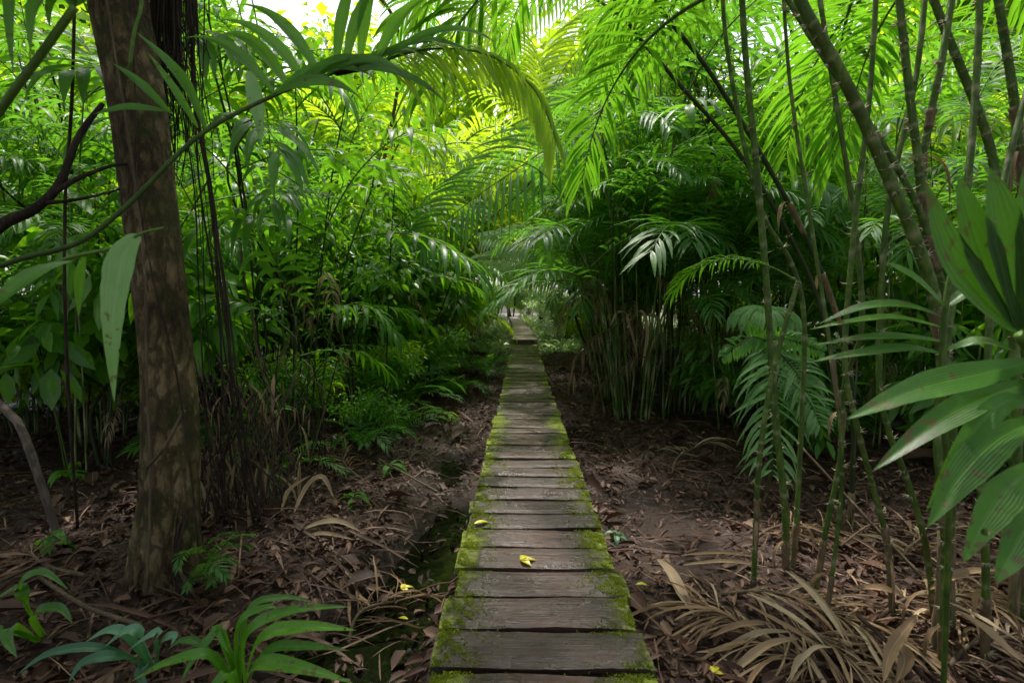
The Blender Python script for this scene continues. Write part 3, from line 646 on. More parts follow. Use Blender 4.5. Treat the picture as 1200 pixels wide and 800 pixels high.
for k, (x, y, h, nf, s, fr) in enumerate([(4.4, 8.4, 2.6, 8, 1.25, LF), (3.2, 11.2, 2.2, 10, 1.3, BF),
                                          (3.1, 13.6, 2.4, 10, 1.2, BF), (5.4, 9.2, 2.4, 10, 1.3, LF), (4.6, 12.5, 2.6, 10, 1.4, BF), (6.4, 7.4, 1.6, 9, 1.3, LF), (3.4, 15.5, 2.4, 10, 1.3, BF)]):
    palm(x, y, h, nf, s, 'large feather palm with long arching fronds above the cane thicket right of the boardwalk', 'feather palms above the right thicket', fr, seed=k + 10)
for k, (x, y, v, s) in enumerate([(2.5, 14.8, SB[1], 1.1), (3.4, 12.6, SB[2], .9), (3.3, 9.9, SB[0], .7), (4.4, 11.2, SB[1], .9), (5.6, 9.8, SB[2], .9), (2.2, 17, SB[0], .9), (6.4, 13, SB[1], 1.4), (8, 11.5, SB[2], 1.5), (5.5, 5.6, SH[4], 1.1), (1.65, 13.8, SB[0], .6)]):
    shrub(x, y, v, s, 'broad-leaved green shrub behind the palms right of the boardwalk', 'leafy shrubs right of the boardwalk', k)
for x, y, v, s, k in [(5.4, 14, UT[1], 1.1, 1), (3.6, 18, UT[1], 1.1, 2), (7.2, 15, UT[2], 1.1, 3), (8, 10, UT[0], 1.3, 4), (2.6, 21, UT[1], 1.0, 5)]:
    tree(x, y, v, s, 'young forest tree with small bright leaves rising behind the palms right of the boardwalk', 'young trees right of the boardwalk', k)

# ------------------------------------------------------------------ far end
for k, (x, y, v, s) in enumerate([(-1.5, 18.5, SF[0], .9), (-1.9, 21, SF[0], 1), (1.5, 20, SF[1], .8), (1.5, 24, SF[0], .9), (-2.0, 25, SF[1], 1), (-2.4, 30, SF[0], 1.2), (.9, 30, SF[0], 1), (.6, 36, SF[1], 1.1), (-3.0, 37, SF[0], 1.2), (.2, 43, SF[0], 1.2), (-3.4, 45, SF[0], 1.4), (-1.4, 52, SF[0], 1.6), (-.2, 56, SF[0], 1.8), (-3.6, 55, SF[1], 1.8), (2.5, 27, SF[0], 1.2), (-4, 22, SF[1], 1.2)]):
    dx = x - deck_x(y); x = deck_x(y) + math.copysign(max(abs(dx), 1.15 + .75 * s), dx) if y < 48 else x
    shrub(x, y, v, s, 'pale green shrub beside the far raised section of the boardwalk', 'shrubs along the far boardwalk', k)
for k, (x, y, v, s) in enumerate([(-7.5, 18, TR[0], .9), (-11, 14, TR[2], .9), (-4.2, 26, TR[1], .9), (5.0, 25, TR[3], .9), (9.5, 18, TR[0], .9), (-9, 29, TR[2], 1), (10, 29, TR[1], 1), (-14, 23, TR[1], 1),
                                  (15, 22, TR[2], 1), (1.5, 40, TR[3], .95), (-5.5, 42, TR[0], 1), (6, 46, TR[2], 1), (-1.5, 60, TR[1], 1.1), (-12, 46, TR[2], 1.1), (14, 44, TR[0], 1.2), (-19, 36, TR[0], 1.2), (21, 34, TR[1], 1.2), (13, 12, TR[3], .9), (-15, 8, TR[3], .9)]):
    tree(x, y, v, s, 'tall forest tree standing far behind the palms and shrubs', 'tall forest trees in the background', k)

# ------------------------------------------------------------------ unseen trees added to shade the near ground, and growth that closes the view
for k, (x, y, v, s) in enumerate([(-6.0, .8, TR[0], .75), (6.2, .6, TR[2], .6), (-5.6, -3, TR[2], .7), (5.2, -4.2, TR[0], .8), (2.2, -8, TR[2], .72), (-8.6, 3.8, TR[2], .7), (9.0, 3.4, TR[0], .8)]):
    tree(x, y, v, s, 'unseen tree added beside or behind the camera, its crown shading the foreground', 'added trees shading the foreground', k)
for k, (x, y, v, s) in enumerate([(-2.6, 9.0, SB[2], 1.5), (-3.4, 10.2, SB[1], 1.9), (-2.2, 11.8, SB[2], 1.5), (-4.6, 11.4, SB[0], 2.0), (-4.9, 8.2, SB[1], 1.7), (-2.9, 13.2, SB[2], 1.8), (-6, 9.5, SH[4], 1.7)]):
    shrub(x, y, v, s, 'tall yellow-green sapling with large leaves in the sunlit growth left of the boardwalk', 'sunlit saplings left of the boardwalk', k + 60, 'sapling', 'sapling')
for k, (x, y, v, s) in enumerate([(-3.6, 17, UT[1], 1.25), (-4.2, 21, UT[1], 1.5), (-3.6, 26, UT[1], 1.5), (3.0, 18.5, UT[1], 1.2), (3.4, 24, UT[1], 1.3), (4.8, 21, UT[1], 1.6), (2.6, 32, UT[1], 1.5), (-3.4, 34, UT[2], 1.5), (-7, 24, UT[1], 1.6), (7, 20, UT[1], 1.6), (-.9, 48, UT[1], 1.3), (-9.5, 12, UT[2], 1.3), (9.8, 13, UT[2], 1.3), (-10, 19, UT[0], 1.7), (11, 20, UT[0], 1.7)]):
    tree(x, y, v, s, 'slim bright-leaved tree in the sunlit growth over the far part of the boardwalk', 'slim bright trees farther along', k + 30)
for k, (x, y, v, s) in enumerate([(-2.6, 31, TR[3], .8), (2.8, 37, TR[3], 1), (-3.2, 50, TR[1], 1.1), (5, 29, TR[1], .75), (-6.4, 32, TR[3], 1), (.8, 66, TR[2], 1.4), (-6, 66, TR[0], 1.5), (7.5, 62, TR[2], 1.4)]):
    if abs(x - deck_x(y)) < .9: x -= 1.6
    tree(x, y, v, s, 'tall forest tree standing far behind the palms and shrubs', 'tall forest trees in the background', k + 90)
rg = random.Random(77)
for k in range(46):
    sd = rg.choice((-1, 1)); y = rg.uniform(4.5, 20); x = sd * rg.uniform(3.6 + .1 * y, 8 + .45 * y)
    shrub(x, y, SH[rg.randrange(5)], rg.uniform(.35, .75), 'low leafy bush on the shaded forest floor well away from the boardwalk', 'low bushes on the forest floor', k + 200, 'bush', 'bush')
def fern(x, y, n, s, label, group=None, seed=0, name='fern', fr=FF):
    rnd = random.Random(seed + int(x * 100) + int(y * 77))
    t = thing(name, (x, y, g1(x, y) - .02), label, 'fern', group)
    for i in range(n):
        link('frond', fr[rnd.randrange(len(fr))], t, None, (rnd.uniform(-.2, .2), 0, i * 2.4 + rnd.uniform(-.3, .3)), s * rnd.uniform(.7, 1.15))
    return t
for x, y, n, s, lb in [(-1.75, 7.6, 9, 1.3, 'low arching fern on the litter left of the boardwalk, nearest of the row'),
                       (-1.15, 9.0, 8, 1.1, 'upright fern close to the left edge of the boardwalk'),
                       (-.72, 10.4, 9, 1.0, 'fern whose fronds reach over the left edge of the boardwalk'),
                       (-1.6, 10.6, 8, 1.2, 'fern behind the arching fern, left of the boardwalk'),
                       (-.75, 12.6, 8, .9, 'small fern by the left edge of the boardwalk short of the step')]:
    fern(x, y, n, s, lb, 'ferns along the left edge of the boardwalk', 3)
for k in range(34):
    sd = rg.choice((-1, 1)); y = rg.uniform(3.6, 16); x = sd * rg.uniform(1.9 if y > 5 else 2.6, 4.5 + .3 * y)
    fern(x, y, rg.randint(5, 9), rg.uniform(.6, 1.2), 'small fern growing from the leaf litter among the palm clumps', 'small ferns among the palms', k)
for k in range(12):
    y = 16 + k * 2.2; sd = 1 if k % 2 else -1
    fern(deck_x(y) + sd * rg.uniform(.95, 1.3), y, 8, rg.uniform(.6, .9), 'pale fern at the edge of the far raised boardwalk', 'ferns along the far boardwalk', k + 50)

for k, (x, y, h, nf, s, lx) in enumerate([(2.1, 10.8, 3.2, 7, 1.35, -.5), (1.9, 13.2, 3.8, 8, 1.45, -.5), (4.4, 9.6, 3.0, 10, 1.2, -.2), (-2.6, 12.6, 3.8, 11, 1.4, .4), (-2.9, 9.6, 3.4, 10, 1.2, .3), (5.6, 8.0, 3.0, 11, 1.35, -.2)]):
    palm(x, y, h, nf, s, 'tall-stemmed palm whose sunlit yellow-green fronds meet high over the boardwalk', 'tall sunlit palms over the boardwalk', BF, seed=k + 70, lean=(lx, 0))
for k in range(40):
    sd = -1 if k % 5 < 3 else 1; y = rg.uniform(3.6, 9); x = -rg.uniform(3.0 + .12 * y, 5.5 + .75 * y) if sd < 0 else rg.uniform(3.0 + .1 * y, 5 + .75 * y)
    shrub(x, y, (SH + SB[:1])[rg.randrange(6)], rg.uniform(.3, .62), 'low leafy bush on the shaded forest floor well away from the boardwalk', 'low bushes on the forest floor', k + 300, 'bush', 'bush')
for x, y, n, s in [(-5.6, 5.6, 9, .9), (-6.6, 6.8, 9, 1), (-3.9, 4.3, 8, .8), (-7.4, 9.4, 9, 1.1), (-5.0, 7.0, 9, 1.0)]:
    cane_clump(x, y, n, s, 'cane palm clump deep in the green growth left of the boardwalk', GL + ', farther off', 12)
for x, y, n, s in [(4.4, 5.2, 9, .85), (3.5, 5.4, 9, .8), (5.4, 6.6, 9, 1), (2.7, 5.9, 8, .75)]:
    cane_clump(x, y, n, s, 'cane palm clump deep inside the thicket right of the boardwalk', GR + ', deep in the thicket', 14, spread=.4)

GM = 'large-leaved bushes left of the boardwalk'
for k, (x, y, v, s) in enumerate([(-3.9, 4.6, SL[2], .9), (-2.3, 8.0, SL[2], .9), (-1.8, 9.6, SL[0], .7), (-3.1, 8.8, SL[1], 1.3), (-2.6, 10.6, SL[2], 1.3), (-4.4, 7.6, SL[2], 1.4), (-5.2, 5.2, SL[1], 1.1), (-3.4, 11.8, SL[0], 1.6)]):
    shrub(x, y, v, s, 'bush of large drooping pointed leaves in the mixed growth left of the boardwalk', GM, k + 400, 'bush', 'bush')
for k, (x, y, v, s) in enumerate([(3.3, 6.3, SL[0], .8), (4.2, 5.6, SL[2], .9), (2.5, 6.4, SL[1], .55), (3.9, 4.4, SL[1], .7), (4.9, 4.8, SL[0], 1), (2.75, 4.9, SL[0], .45)]):
    shrub(x, y, v, s, 'bush of large drooping pointed leaves behind the spiny stems at the right', 'large-leaved bushes right of the boardwalk', k + 440, 'bush', 'bush')
# thin lianas and bare saplings tangled through the left growth
rl = random.Random(91)
for k in range(26):
    x = -rl.uniform(1.9, 5.2); y = rl.uniform(3.6, 8.5) + .3 * (-x - 2); x = min(x, -1.5 - .05 * y); z0 = g1(x, y)
    t = thing('liana', (x, y, z0), 'thin dark liana or bare stem winding up through the growth left of the boardwalk', 'liana', 'thin lianas left of the boardwalk')
    mb = MB(); h = rl.uniform(2.5, 5.5); p = Vector((0, 0, -.03)); pts = [p]; dd = Vector((rl.uniform(-.3, .3), rl.uniform(-.3, .3), 1))
    for i in range(9):
        dd = (dd + Vector((rl.gauss(0, .22), rl.gauss(0, .22), .12))).normalized(); p = p + dd * h / 9; pts.append(p)
    tube(mb, spline(pts, 30), rl.uniform(.004, .012), 5, .5, 0, .1, rl); link('stem', mb.mesh('stem', M['bark_dark'] if k % 3 else M['stem_dry']), t)
    if k % 2:
        m2 = MB()
        for i in range(rl.randint(2, 5)):
            q = pts[rl.randint(2, 8)]; e = q + Vector((rl.uniform(-.6, .6), rl.uniform(-.6, .6), rl.uniform(-.1, .6))); tube(m2, spline([q, q.lerp(e, .5) + Vector((0, 0, .06)), e], 8), .004, 4)
        link('twigs', m2.mesh('twigs', M['bark_dark']), t)

for k in range(44):
    y = rg.uniform(17, 46); sd = rg.choice((-1, 1)); x = deck_x(y) + sd * rg.uniform(1.5, 3 + .35 * y)
    shrub(x, y, SF[k % 2] if k % 3 else SB[k % 3], rg.uniform(.3, .55), 'low pale bush on the sunlit ground beyond the step of the boardwalk', 'low pale bushes far along the boardwalk', k + 500, 'bush', 'bush')

for k in range(22):
    y = rg.uniform(4.4, 10); x = -rg.uniform(1.75, 4.6)
    shrub(x, y, SP[k % 3], rg.uniform(.75, 1.15), 'thin sparse-leaved sapling with a bare dark stem left of the boardwalk', 'sparse saplings left of the boardwalk', k + 600, 'sapling', 'sapling')
for k, (x, y, v, s) in enumerate([(-5.0, 12.5, UT[1], 1.25), (-4.0, 16, UT[1], 1.4), (5.0, 15.5, UT[1], 1.4), (6.6, 17.5, UT[1], 1.5), (-7.6, 12, UT[1], 1.3), (3.8, 20, UT[1], 1.6), (-2.9, 22, UT[1], 1.5), (9, 16, UT[1], 1.5)]):
    tree(x, y, v, s, 'slim bright-leaved tree in the sunlit growth over the far part of the boardwalk', 'slim bright trees farther along', k + 700)
rs = np.random.RandomState(55); n_ = 42000
y_ = 14.5 + 50 * rs.uniform(0, 1, n_) ** 1.7; x_ = rs.normal(0, 1, n_) * (3 + .22 * y_)
dk = np.array([deck_x(v) for v in y_]); ok = np.abs(x_ - dk) > .46 + rs.uniform(0, .2, n_); x_ = x_[ok]; y_ = y_[ok]; n_ = len(x_)
hh = np.clip(.12 + .16 * np.sin(x_ * 1.7 + 2 * np.sin(y_ * .8)) + .1 * np.sin(y_ * 2.1), .03, .4)
P_ = np.stack([x_, y_, gz(x_, y_) + rs.uniform(0, 1, n_) * hh], 1); L_ = rs.uniform(.08, .22, n_)
V, F, k_, UV = leaf_cloud(P_, rs.normal(0, 1, (n_, 3)) + np.array([0, 0, .5]), rs.normal(0, .5, (n_, 3)) + np.array([0, -.2, 1.0]), L_, L_ * .4, detail=False)
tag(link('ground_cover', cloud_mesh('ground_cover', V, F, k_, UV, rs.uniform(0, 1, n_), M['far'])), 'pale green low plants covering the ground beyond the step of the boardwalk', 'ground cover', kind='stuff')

for k, (x, y, v, s) in enumerate([(1.9, 21, TR[3], .85), (-2.7, 25, TR[1], .85), (2.7, 30, TR[3], 1.0)]):
    tree(x, y, v, s, 'bright tall tree whose crown closes over the far part of the boardwalk', 'tall bright trees over the far boardwalk', k + 800)

for x, y, n, s in [(-1.7, 5.3, 7, 1.0), (-2.1, 4.4, 6, .8), (-1.5, 6.3, 8, 1.1), (-1.9, 7.0, 7, 1.2), (-2.6, 4.9, 7, 1.2)]:
    fern(x, y, n, s, 'green fern among the dry stalks and saplings right of the big trunk', 'ferns right of the big trunk', 9)
for k, (x, y, v, s) in enumerate([(-1.85, 5.6, SH[0], .42), (-2.2, 5.1, SH[4], .5), (-1.65, 6.8, SH[1], .45), (-2.5, 5.7, SB[0], .55), (-2.0, 7.4, SB[1], .5)]):
    shrub(x, y, v, s, 'small leafy green bush behind the dry stalks right of the big trunk', 'small bushes right of the big trunk', k + 900, 'bush', 'bush')
for k, (x, y, s) in enumerate([(-2.6, 47, 1.1), (-1.3, 48, 1.3), (-.2, 49, 1.3), (.9, 48, 1.2), (2.2, 47, 1.2), (-3.8, 48, 1.3), (3.5, 45, 1.3)]):
    shrub(x, y, SF[k % 2], s, 'hazy pale shrub closing the view at the very end of the boardwalk', 'pale shrubs at the end of the boardwalk', k + 950)

for k, (x, y, s) in enumerate([(2.3, 15.9, 1.75), (-4.4, 17.5, 1.9)]):
    tree(x, y, UT[1], s, 'bright-crowned tree closing the canopy over the step in the boardwalk', 'bright trees over the step in the boardwalk', k + 980)
# ------------------------------------------------------------------ things that can be told apart, placed one by one
rh = random.Random(5)
def pp(pts, n=18): return spline([at(*p) for p in pts], n)
def gp(px, d, dz=0):
    x = (px - 612) / 600 * d; return Vector((x, d, g1(x, d) + dz))
UPC = Vector((0, -.8, .6)).normalized()
def tpart(name, t, pts, r, mat, sides=8, wob=0):
    mb = MB(); tube(mb, pts, r, sides, .5, 0, wob, rh); return mb.build(name, mat, t)
def leafpart(name, t, pts, wpx, mat, nrm=UPC, n=16, fold=.12, nc=3, tint=.5, prof=lance, pleat=0, ragged=.045):
    d = pts[len(pts) // 2][2]; mb = MB()
    ribbon(mb, pp(pts, n), wpx / 600 * d, Vector(nrm), fold, nc, tint, prof, 0, pleat, ragged, rh); return mb.build(name, mat, t)

# --- the big leaning trunk on the left
base = gp(190, 2.72, -.05)
t = thing('tree', base, 'large leaning brown tree trunk with rough mottled bark and flared base, left foreground', 'tree', world=True)
cl = [(104, -330), (120, -160), (137, 0), (152, 75), (165, 150), (184, 300), (196, 420), (200, 500), (198, 590), (194, 660), (191, 705)]
pts = spline([at(a, b, 2.72) for a, b in cl], 70)
wd = [60, 60, 60, 59, 57, 54, 54, 57, 61, 68, 82]
mb = MB(); vs = []; fs = []; S = 36; n = len(pts); uu = Vector((1, 0, 0)); vv = Vector((0, 1, 0))
for i, p in enumerate(pts):
    f = i / (n - 1) * (len(wd) - 1); k = min(int(f), len(wd) - 2); rr = (wd[k] + (wd[k + 1] - wd[k]) * (f - k)) / 1200 * 2.72
    fl = max(0, f - 7.5) / 2.5
    for a in range(S):
        an = 2 * math.pi * a / S
        q = rr * (1 + .04 * math.sin(3 * an + p.z * 2.2) + .03 * math.sin(7 * an - p.z * 3) + .012 * math.sin(13 * an + p.z * 17) + rh.uniform(-.008, .008) + fl * .28 * math.sin(5 * an + 1.2 + p.z))
        vs.append(p + uu * math.cos(an) * q + vv * math.sin(an) * q)
for i in range(n - 1):
    for a in range(S): b2 = (a + 1) % S; fs.append((i * S + a, (i + 1) * S + a, (i + 1) * S + b2, i * S + b2))
fs.append(tuple(range(S))); mb.add(vs, fs); mb.build('trunk', M['bark'], t)
for k in range(30):
    x0 = rh.gauss(176, 14); sp = rh.uniform(-46, 4) if k < 22 else rh.uniform(10, 34)
    y0 = rh.uniform(585, 655)
    tpart('root', t, spline([at(x0 if k < 22 else x0 + 26, y0, 2.64), at(188 + sp * .62, y0 + (715 - y0) * .55 + rh.uniform(-6, 6), 2.58), gp(188 + sp * 1.15, 2.5 + rh.uniform(-.08, .1), -.03)], 9), rh.uniform(.004, .011), M['bark'] if k % 2 else M['bark_dark'], 5, .2)
cm = grow_tree(300, 3.2, .12, 3, 3, 9000, .24, .5, M['broad'], M['bark'], 2.4, .4, clear=.3, detail=False)
top = pts[0] - base
link('limb', cm[0], t, top - Vector((0, 0, .15)), None, 1.0); link('crown', cm[1], t, top - Vector((0, 0, .15)), None, 1.0)

# --- hanging aerial roots behind the trunk
b0 = at(205, -160, 3.0)
t = thing('hanging_roots', b0, 'tangle of dark thin aerial roots hanging just right of the big trunk at the top', 'aerial roots', world=True)
mb = MB()
for k in range(110):
    x0 = rh.gauss(200, 15); d0 = rh.uniform(2.85, 3.15); ln = rh.choice((95, 130, 190)) + rh.uniform(-40, 40); x1 = x0 + rh.uniform(-12, 20)
    tube(mb, pp([(x0, -165, d0), (x0 + rh.uniform(-8, 8), ln * .2, d0), (x1 + rh.uniform(-9, 9), ln * .7, d0), (x1 + rh.uniform(-6, 12), ln, d0)], 12), lambda q: .0045 * (1 - .7 * q) + .001, 4, .5)
mb.build('root_strands', M['bark_dark'], t)
t = thing('vine_bundle', gp(272, 3.3), 'bundle of dark twisted vines rising from the straw bank to the hanging roots', 'vines', world=True)
for k in range(11):
    o = rh.uniform(-16, 16); d0 = 3.2 + rh.uniform(-.15, .15)
    tpart('vine', t, spline([at(212 + o * .7, -150, d0), at(222 + o * .6 + rh.uniform(-5, 5), 90, d0), at(236 + o * .8 + rh.uniform(-6, 6), 220, d0), at(250 + o + rh.uniform(-6, 6), 360, d0), at(262 + o * 1.3, 480, d0), gp(272 + o * 1.8, d0, -.03)], 26), rh.uniform(.002, .006), M['bark_dark'], 6, .12)
# pale vine on the trunk
t = thing('vine', at(166, -120, 2.5), 'pale green vine hanging down the front of the big trunk', 'vine', world=True)
tpart('tendril', t, pp([(172, -120, 2.5), (166, 0, 2.48), (158, 35, 2.46), (152, 78, 2.46)], 14), .008, M['rachis'], 6, .1)

for lb, pts_, r_ in [('thin brown vine winding up the left side of the big trunk', [(172, 690, 2.45), (176, 560, 2.5), (172, 450, 2.52), (170, 330, 2.52), (160, 230, 2.55), (146, 130, 2.55), (128, 20, 2.56), (110, -120, 2.56)], .006),
                     ('thin dark vine crossing the big trunk from right to left', [(232, 640, 2.5), (222, 540, 2.5), (205, 430, 2.48), (178, 320, 2.47), (160, 210, 2.48), (158, 100, 2.5), (150, -20, 2.52), (140, -130, 2.52)], .0045)]:
    t = thing('vine', at(*pts_[0]), lb, 'vine', world=True); tpart('stem', t, pp(pts_, 34), r_, M['bark_dark'] if r_ < .005 else M['stem_dry'], 6, .15)
# --- straw bank: dry stalks and leaves right of the trunk
for bx, d0, lb, nn in [(285, 3.6, 'bank of dry brown stalks and dead leaves under the vine bundle', 80), (250, 3.3, 'low tangle of dry stalks close behind the big trunk on its right', 44), (330, 4.4, 'heap of dry stalks behind the straw bank, left of the boardwalk', 50)]:
    bp = gp(bx, d0); t = thing('dry_stalks', bp, lb, 'dry stalks', world=True); mb = MB(); m2 = MB()
    for k in range(nn):
        a = rh.uniform(0, 6.28); r0 = .3 * math.sqrt(rh.random()); p = bp + Vector((math.cos(a) * r0 * 1.2, math.sin(a) * r0 * .7, -.02)); hh = rh.uniform(.25, 1.15)
        tube(mb, spline([p, p + Vector((rh.uniform(-.1, .1), rh.uniform(-.06, .06), hh * .5)), p + Vector((rh.uniform(-.28, .28), rh.uniform(-.15, .15), hh))], 6), rh.uniform(.002, .006), 4, .5)
        if k % 2:
            q = p + Vector((rh.uniform(-.2, .2), rh.uniform(-.2, .05), hh * rh.uniform(.3, 1))); a2 = rh.uniform(0, 6.28)
            blade(m2, q, Vector((math.cos(a2), math.sin(a2), -.2)), Vector((0, 0, 1)), rh.uniform(.15, .4), rh.uniform(.012, .03), 1.6, 6, .4, 1, rh.uniform(0, .6))
    mb.build('stalks', M['bark_dark'] if d0 != 3.6 else M['stem_dry'], t); m2.build('dead_leaves', M['dead'], t)

# --- branch crossing in front of the trunk, carrying large leaves at the top
t = thing('palm', gp(-90, 1.5), 'slanting bare leaf stalk crossing the big trunk and ending in broad arching leaves', 'palm', world=True)
tpart('stalk', t, spline([gp(-260, 1.5), at(-120, 380, 1.5), at(0, 312, 1.55), at(90, 285, 1.6), at(150, 240, 1.65), at(235, 158, 1.75), at(330, 108, 1.85), at(408, 80, 1.95)], 34), lambda q: .0095 - .003 * q, M['stem'], 9, .06)
tpart('node', t, pp([(392, 86, 1.93), (412, 78, 1.95), (440, 78, 1.97)], 8), lambda q: .022 * math.sin(math.pi * (.15 + .7 * q)), M['bark_dark'], 9, .12)
fr_ = tpart('rachis', t, pp([(435, 76, 1.97), (500, 58, 2.0), (570, 64, 2.05), (625, 104, 2.1), (652, 165, 2.12)], 22), lambda q: .006 * (1 - .7 * q), M['rachis'], 6)
mb = MB(); rp = pp([(435, 76, 1.97), (500, 58, 2.0), (570, 64, 2.05), (625, 104, 2.1), (652, 165, 2.12)], 64)
for k in range(2, 64):
    dd = (rp[min(k + 1, 64)] - rp[k - 1]).normalized(); q = k / 64
    for sd in (-1, 1):
        sv = Vector((0, -1, 0)).cross(dd).normalized() * sd
        if sd * sv.z < 0: pass
        d = dd * (.75 + .5 * q) + sv * (.75 if sv.z < 0 else .38) + Vector((0, rh.uniform(-.35, .35), 0))
        blade(mb, rp[k], d, Vector((0, -.75, .65)), (.30 if sv.z < 0 else .24) * (1 - .35 * q) * rh.uniform(.75, 1.15), .0145, .6 if sv.z < 0 else 1.2, 7, .16, 1, rh.uniform(.45, .95), lambda u: lance(u, .35))
o = mb.build('frond', M['brightpalm'], t)
sp_ = pp([(318, 112, 1.84), (365, 95, 1.88), (410, 80, 1.95), (455, 70, 1.98)], 24)
for k in range(17):
    p = sp_[min(24, int(k * 1.45))]; up_ = k % 2; a = R((128 if k < 9 else 96 - 5 * (k - 9)) + rh.uniform(-14, 14)) if up_ else R(rh.uniform(15, 50))
    L_ = rh.uniform(.32, .55); d_ = Vector((math.cos(a), rh.uniform(-.35, .35), math.sin(a))); pts = [p.copy()]
    for i in range(14):
        d_ = (d_ + Vector((.012, 0, -.055 - .006 * i))).normalized(); pts.append(pts[-1] + d_ * L_ / 14)
    mb = MB(); ribbon(mb, pts, rh.uniform(.032, .055), Vector((.2, -1, .35)), .18, 3, rh.uniform(.25, .9), lambda u: lance(u, .38), 0, .03, .05, rh); mb.build('leaflet', M[('fore', 'palm')[k % 2]], t)

# --- twig with the long hanging leaf, and its neighbour at the left edge
t = thing('leafy_twig', at(195, 268, 1.45), 'thin green twig in front of the big trunk with one long leaf hanging straight down', 'twig', world=True)
tpart('twig', t, spline([gp(-330, 1.3), at(-160, 420, 1.3), at(0, 345, 1.32), at(70, 306, 1.34), at(135, 290, 1.36), at(165, 274, 1.38), at(192, 267, 1.4)], 30), lambda q: .008 - .005 * q, M['rachis'], 7)
leafpart('leaf', t, [(162, 275, 1.38), (146, 300, 1.35), (136, 350, 1.33), (133, 410, 1.33), (134, 472, 1.34)], 31, M['pale'], (.35, -1, .1), 22, .26, 4, .75, lambda u: lance(u, .3))
leafpart('leaf', t, [(86, 306, 1.33), (50, 318, 1.25), (10, 345, 1.18), (-40, 385, 1.12)], 34, M['fore'], (0, -.7, .7), 18, .14, 4, .35)
leafpart('leaf', t, [(100, 300, 1.35), (95, 330, 1.38), (92, 372, 1.4)], 16, M['palm'], (0, -1, .2), 12, .14, 3, .2)

# --- strap leaves crossing the trunk
t = thing('strap_leaves', at(245, 160, 2.2), 'three dark strap leaves slanting down across the big trunk, meeting at the slanting stalk', 'strap leaves', world=True)
for pts_, wp, tn in [([(243, 155, 2.2), (222, 105, 2.15), (195, 70, 2.1), (160, 38, 2.1)], 13, .55), ([(232, 150, 2.2), (205, 105, 2.15), (172, 60, 2.12)], 9, .7), ([(200, 133, 2.2), (165, 98, 2.15), (132, 74, 2.15)], 10, .35), ([(195, 130, 2.2), (150, 126, 2.1), (110, 134, 2.05)], 10, .2)]:
    leafpart('leaf', t, pts_, wp, M['fore'], (.3, -1, .3), 16, .2, 2, tn)
t = thing('hanging_leaf', at(293, 78, 2.3), 'single pale grey-green leaf hanging limply right of the hanging roots', 'leaf', world=True)
leafpart('blade', t, [(292, 82, 2.3), (297, 105, 2.28), (303, 135, 2.28), (306, 175, 2.3)], 19, M['pale'], (.2, -1, .1), 14, .1, 3, .9)
tpart('stalk', t, pp([(292, 84, 2.3), (285, 30, 2.3), (262, -60, 2.35), (240, -160, 2.4)], 12), .003, M['rachis'], 5)

# --- fan leaf in the upper left corner
t = thing('fan_palm', gp(-120, 1.5), 'fan-shaped leaf of broad green blades in the upper left corner', 'palm', world=True)
tpart('stalk', t, spline([gp(-200, 1.5), at(-110, 300, 1.45), at(0, 130, 1.4), at(45, 68, 1.4), at(88, 8, 1.4)], 24), .010, M['rachis'], 8)
for pts_, wp, tn in [([(86, 10, 1.4), (70, -20, 1.38), (40, 10, 1.35), (36, 62, 1.35)], 24, .7), ([(88, 8, 1.4), (60, -40, 1.38), (15, -10, 1.33), (16, 90, 1.32)], 26, .5), ([(88, 8, 1.4), (40, -60, 1.35), (-15, -30, 1.3), (-10, 70, 1.3)], 28, .75),
                     ([(88, 8, 1.4), (80, -20, 1.4), (60, 5, 1.38), (58, 32, 1.38)], 18, .6), ([(88, 8, 1.4), (130, -30, 1.42), (160, -60, 1.45)], 24, .5), ([(88, 8, 1.4), (110, -50, 1.4), (120, -110, 1.4)], 24, .5)]:
    leafpart('leaflet', t, pts_, wp, M['fore'], (0, -1, .2), 18, .14, 3, tn)

# --- bare branches at the left edge
t = thing('bare_branch', gp(-160, 2.3), 'crooked dark branch at the left edge, forking towards the big trunk', 'branch', world=True)
tpart('branch', t, spline([gp(-160, 2.3, -.05), at(-70, 380, 2.3), at(-10, 275, 2.3), at(40, 245, 2.35), at(70, 215, 2.4), at(92, 160, 2.5), at(120, 122, 2.6)], 26), lambda q: .03 * (1 - .6 * q), M['bark_dark'], 8, .1)
tpart('branch', t, pp([(40, 246, 2.35), (80, 215, 2.4), (125, 196, 2.5), (150, 192, 2.6)], 14), lambda q: .014 * (1 - .6 * q), M['bark_dark'], 7, .1)
tpart('branch', t, pp([(55, 238, 2.35), (100, 232, 2.4), (140, 222, 2.6)], 12), lambda q: .010 * (1 - .6 * q), M['bark_dark'], 6, .1)
t = thing('climbing_stem', gp(70, 3.2), 'thin dark stem rising straight at the left, between branch and trunk', 'stem', world=True)
tpart('stem', t, spline([gp(70, 3.2, -.04), at(78, 420, 3.2), at(76, 250, 3.2), at(84, 120, 3.2), at(88, -20, 3.2), at(92, -160, 3.2)], 24), .009, M['bark_dark'], 6, .12)
t = thing('fallen_branch', gp(10, 3.0), 'fallen grey branch leaning on the litter at the left edge', 'branch', world=True)
tpart('branch', t, spline([gp(48, 2.9, .02), at(30, 515, 2.95), at(8, 482, 3.0), at(-40, 440, 3.1)], 14), .022, M['bark_pale'], 7, .08)

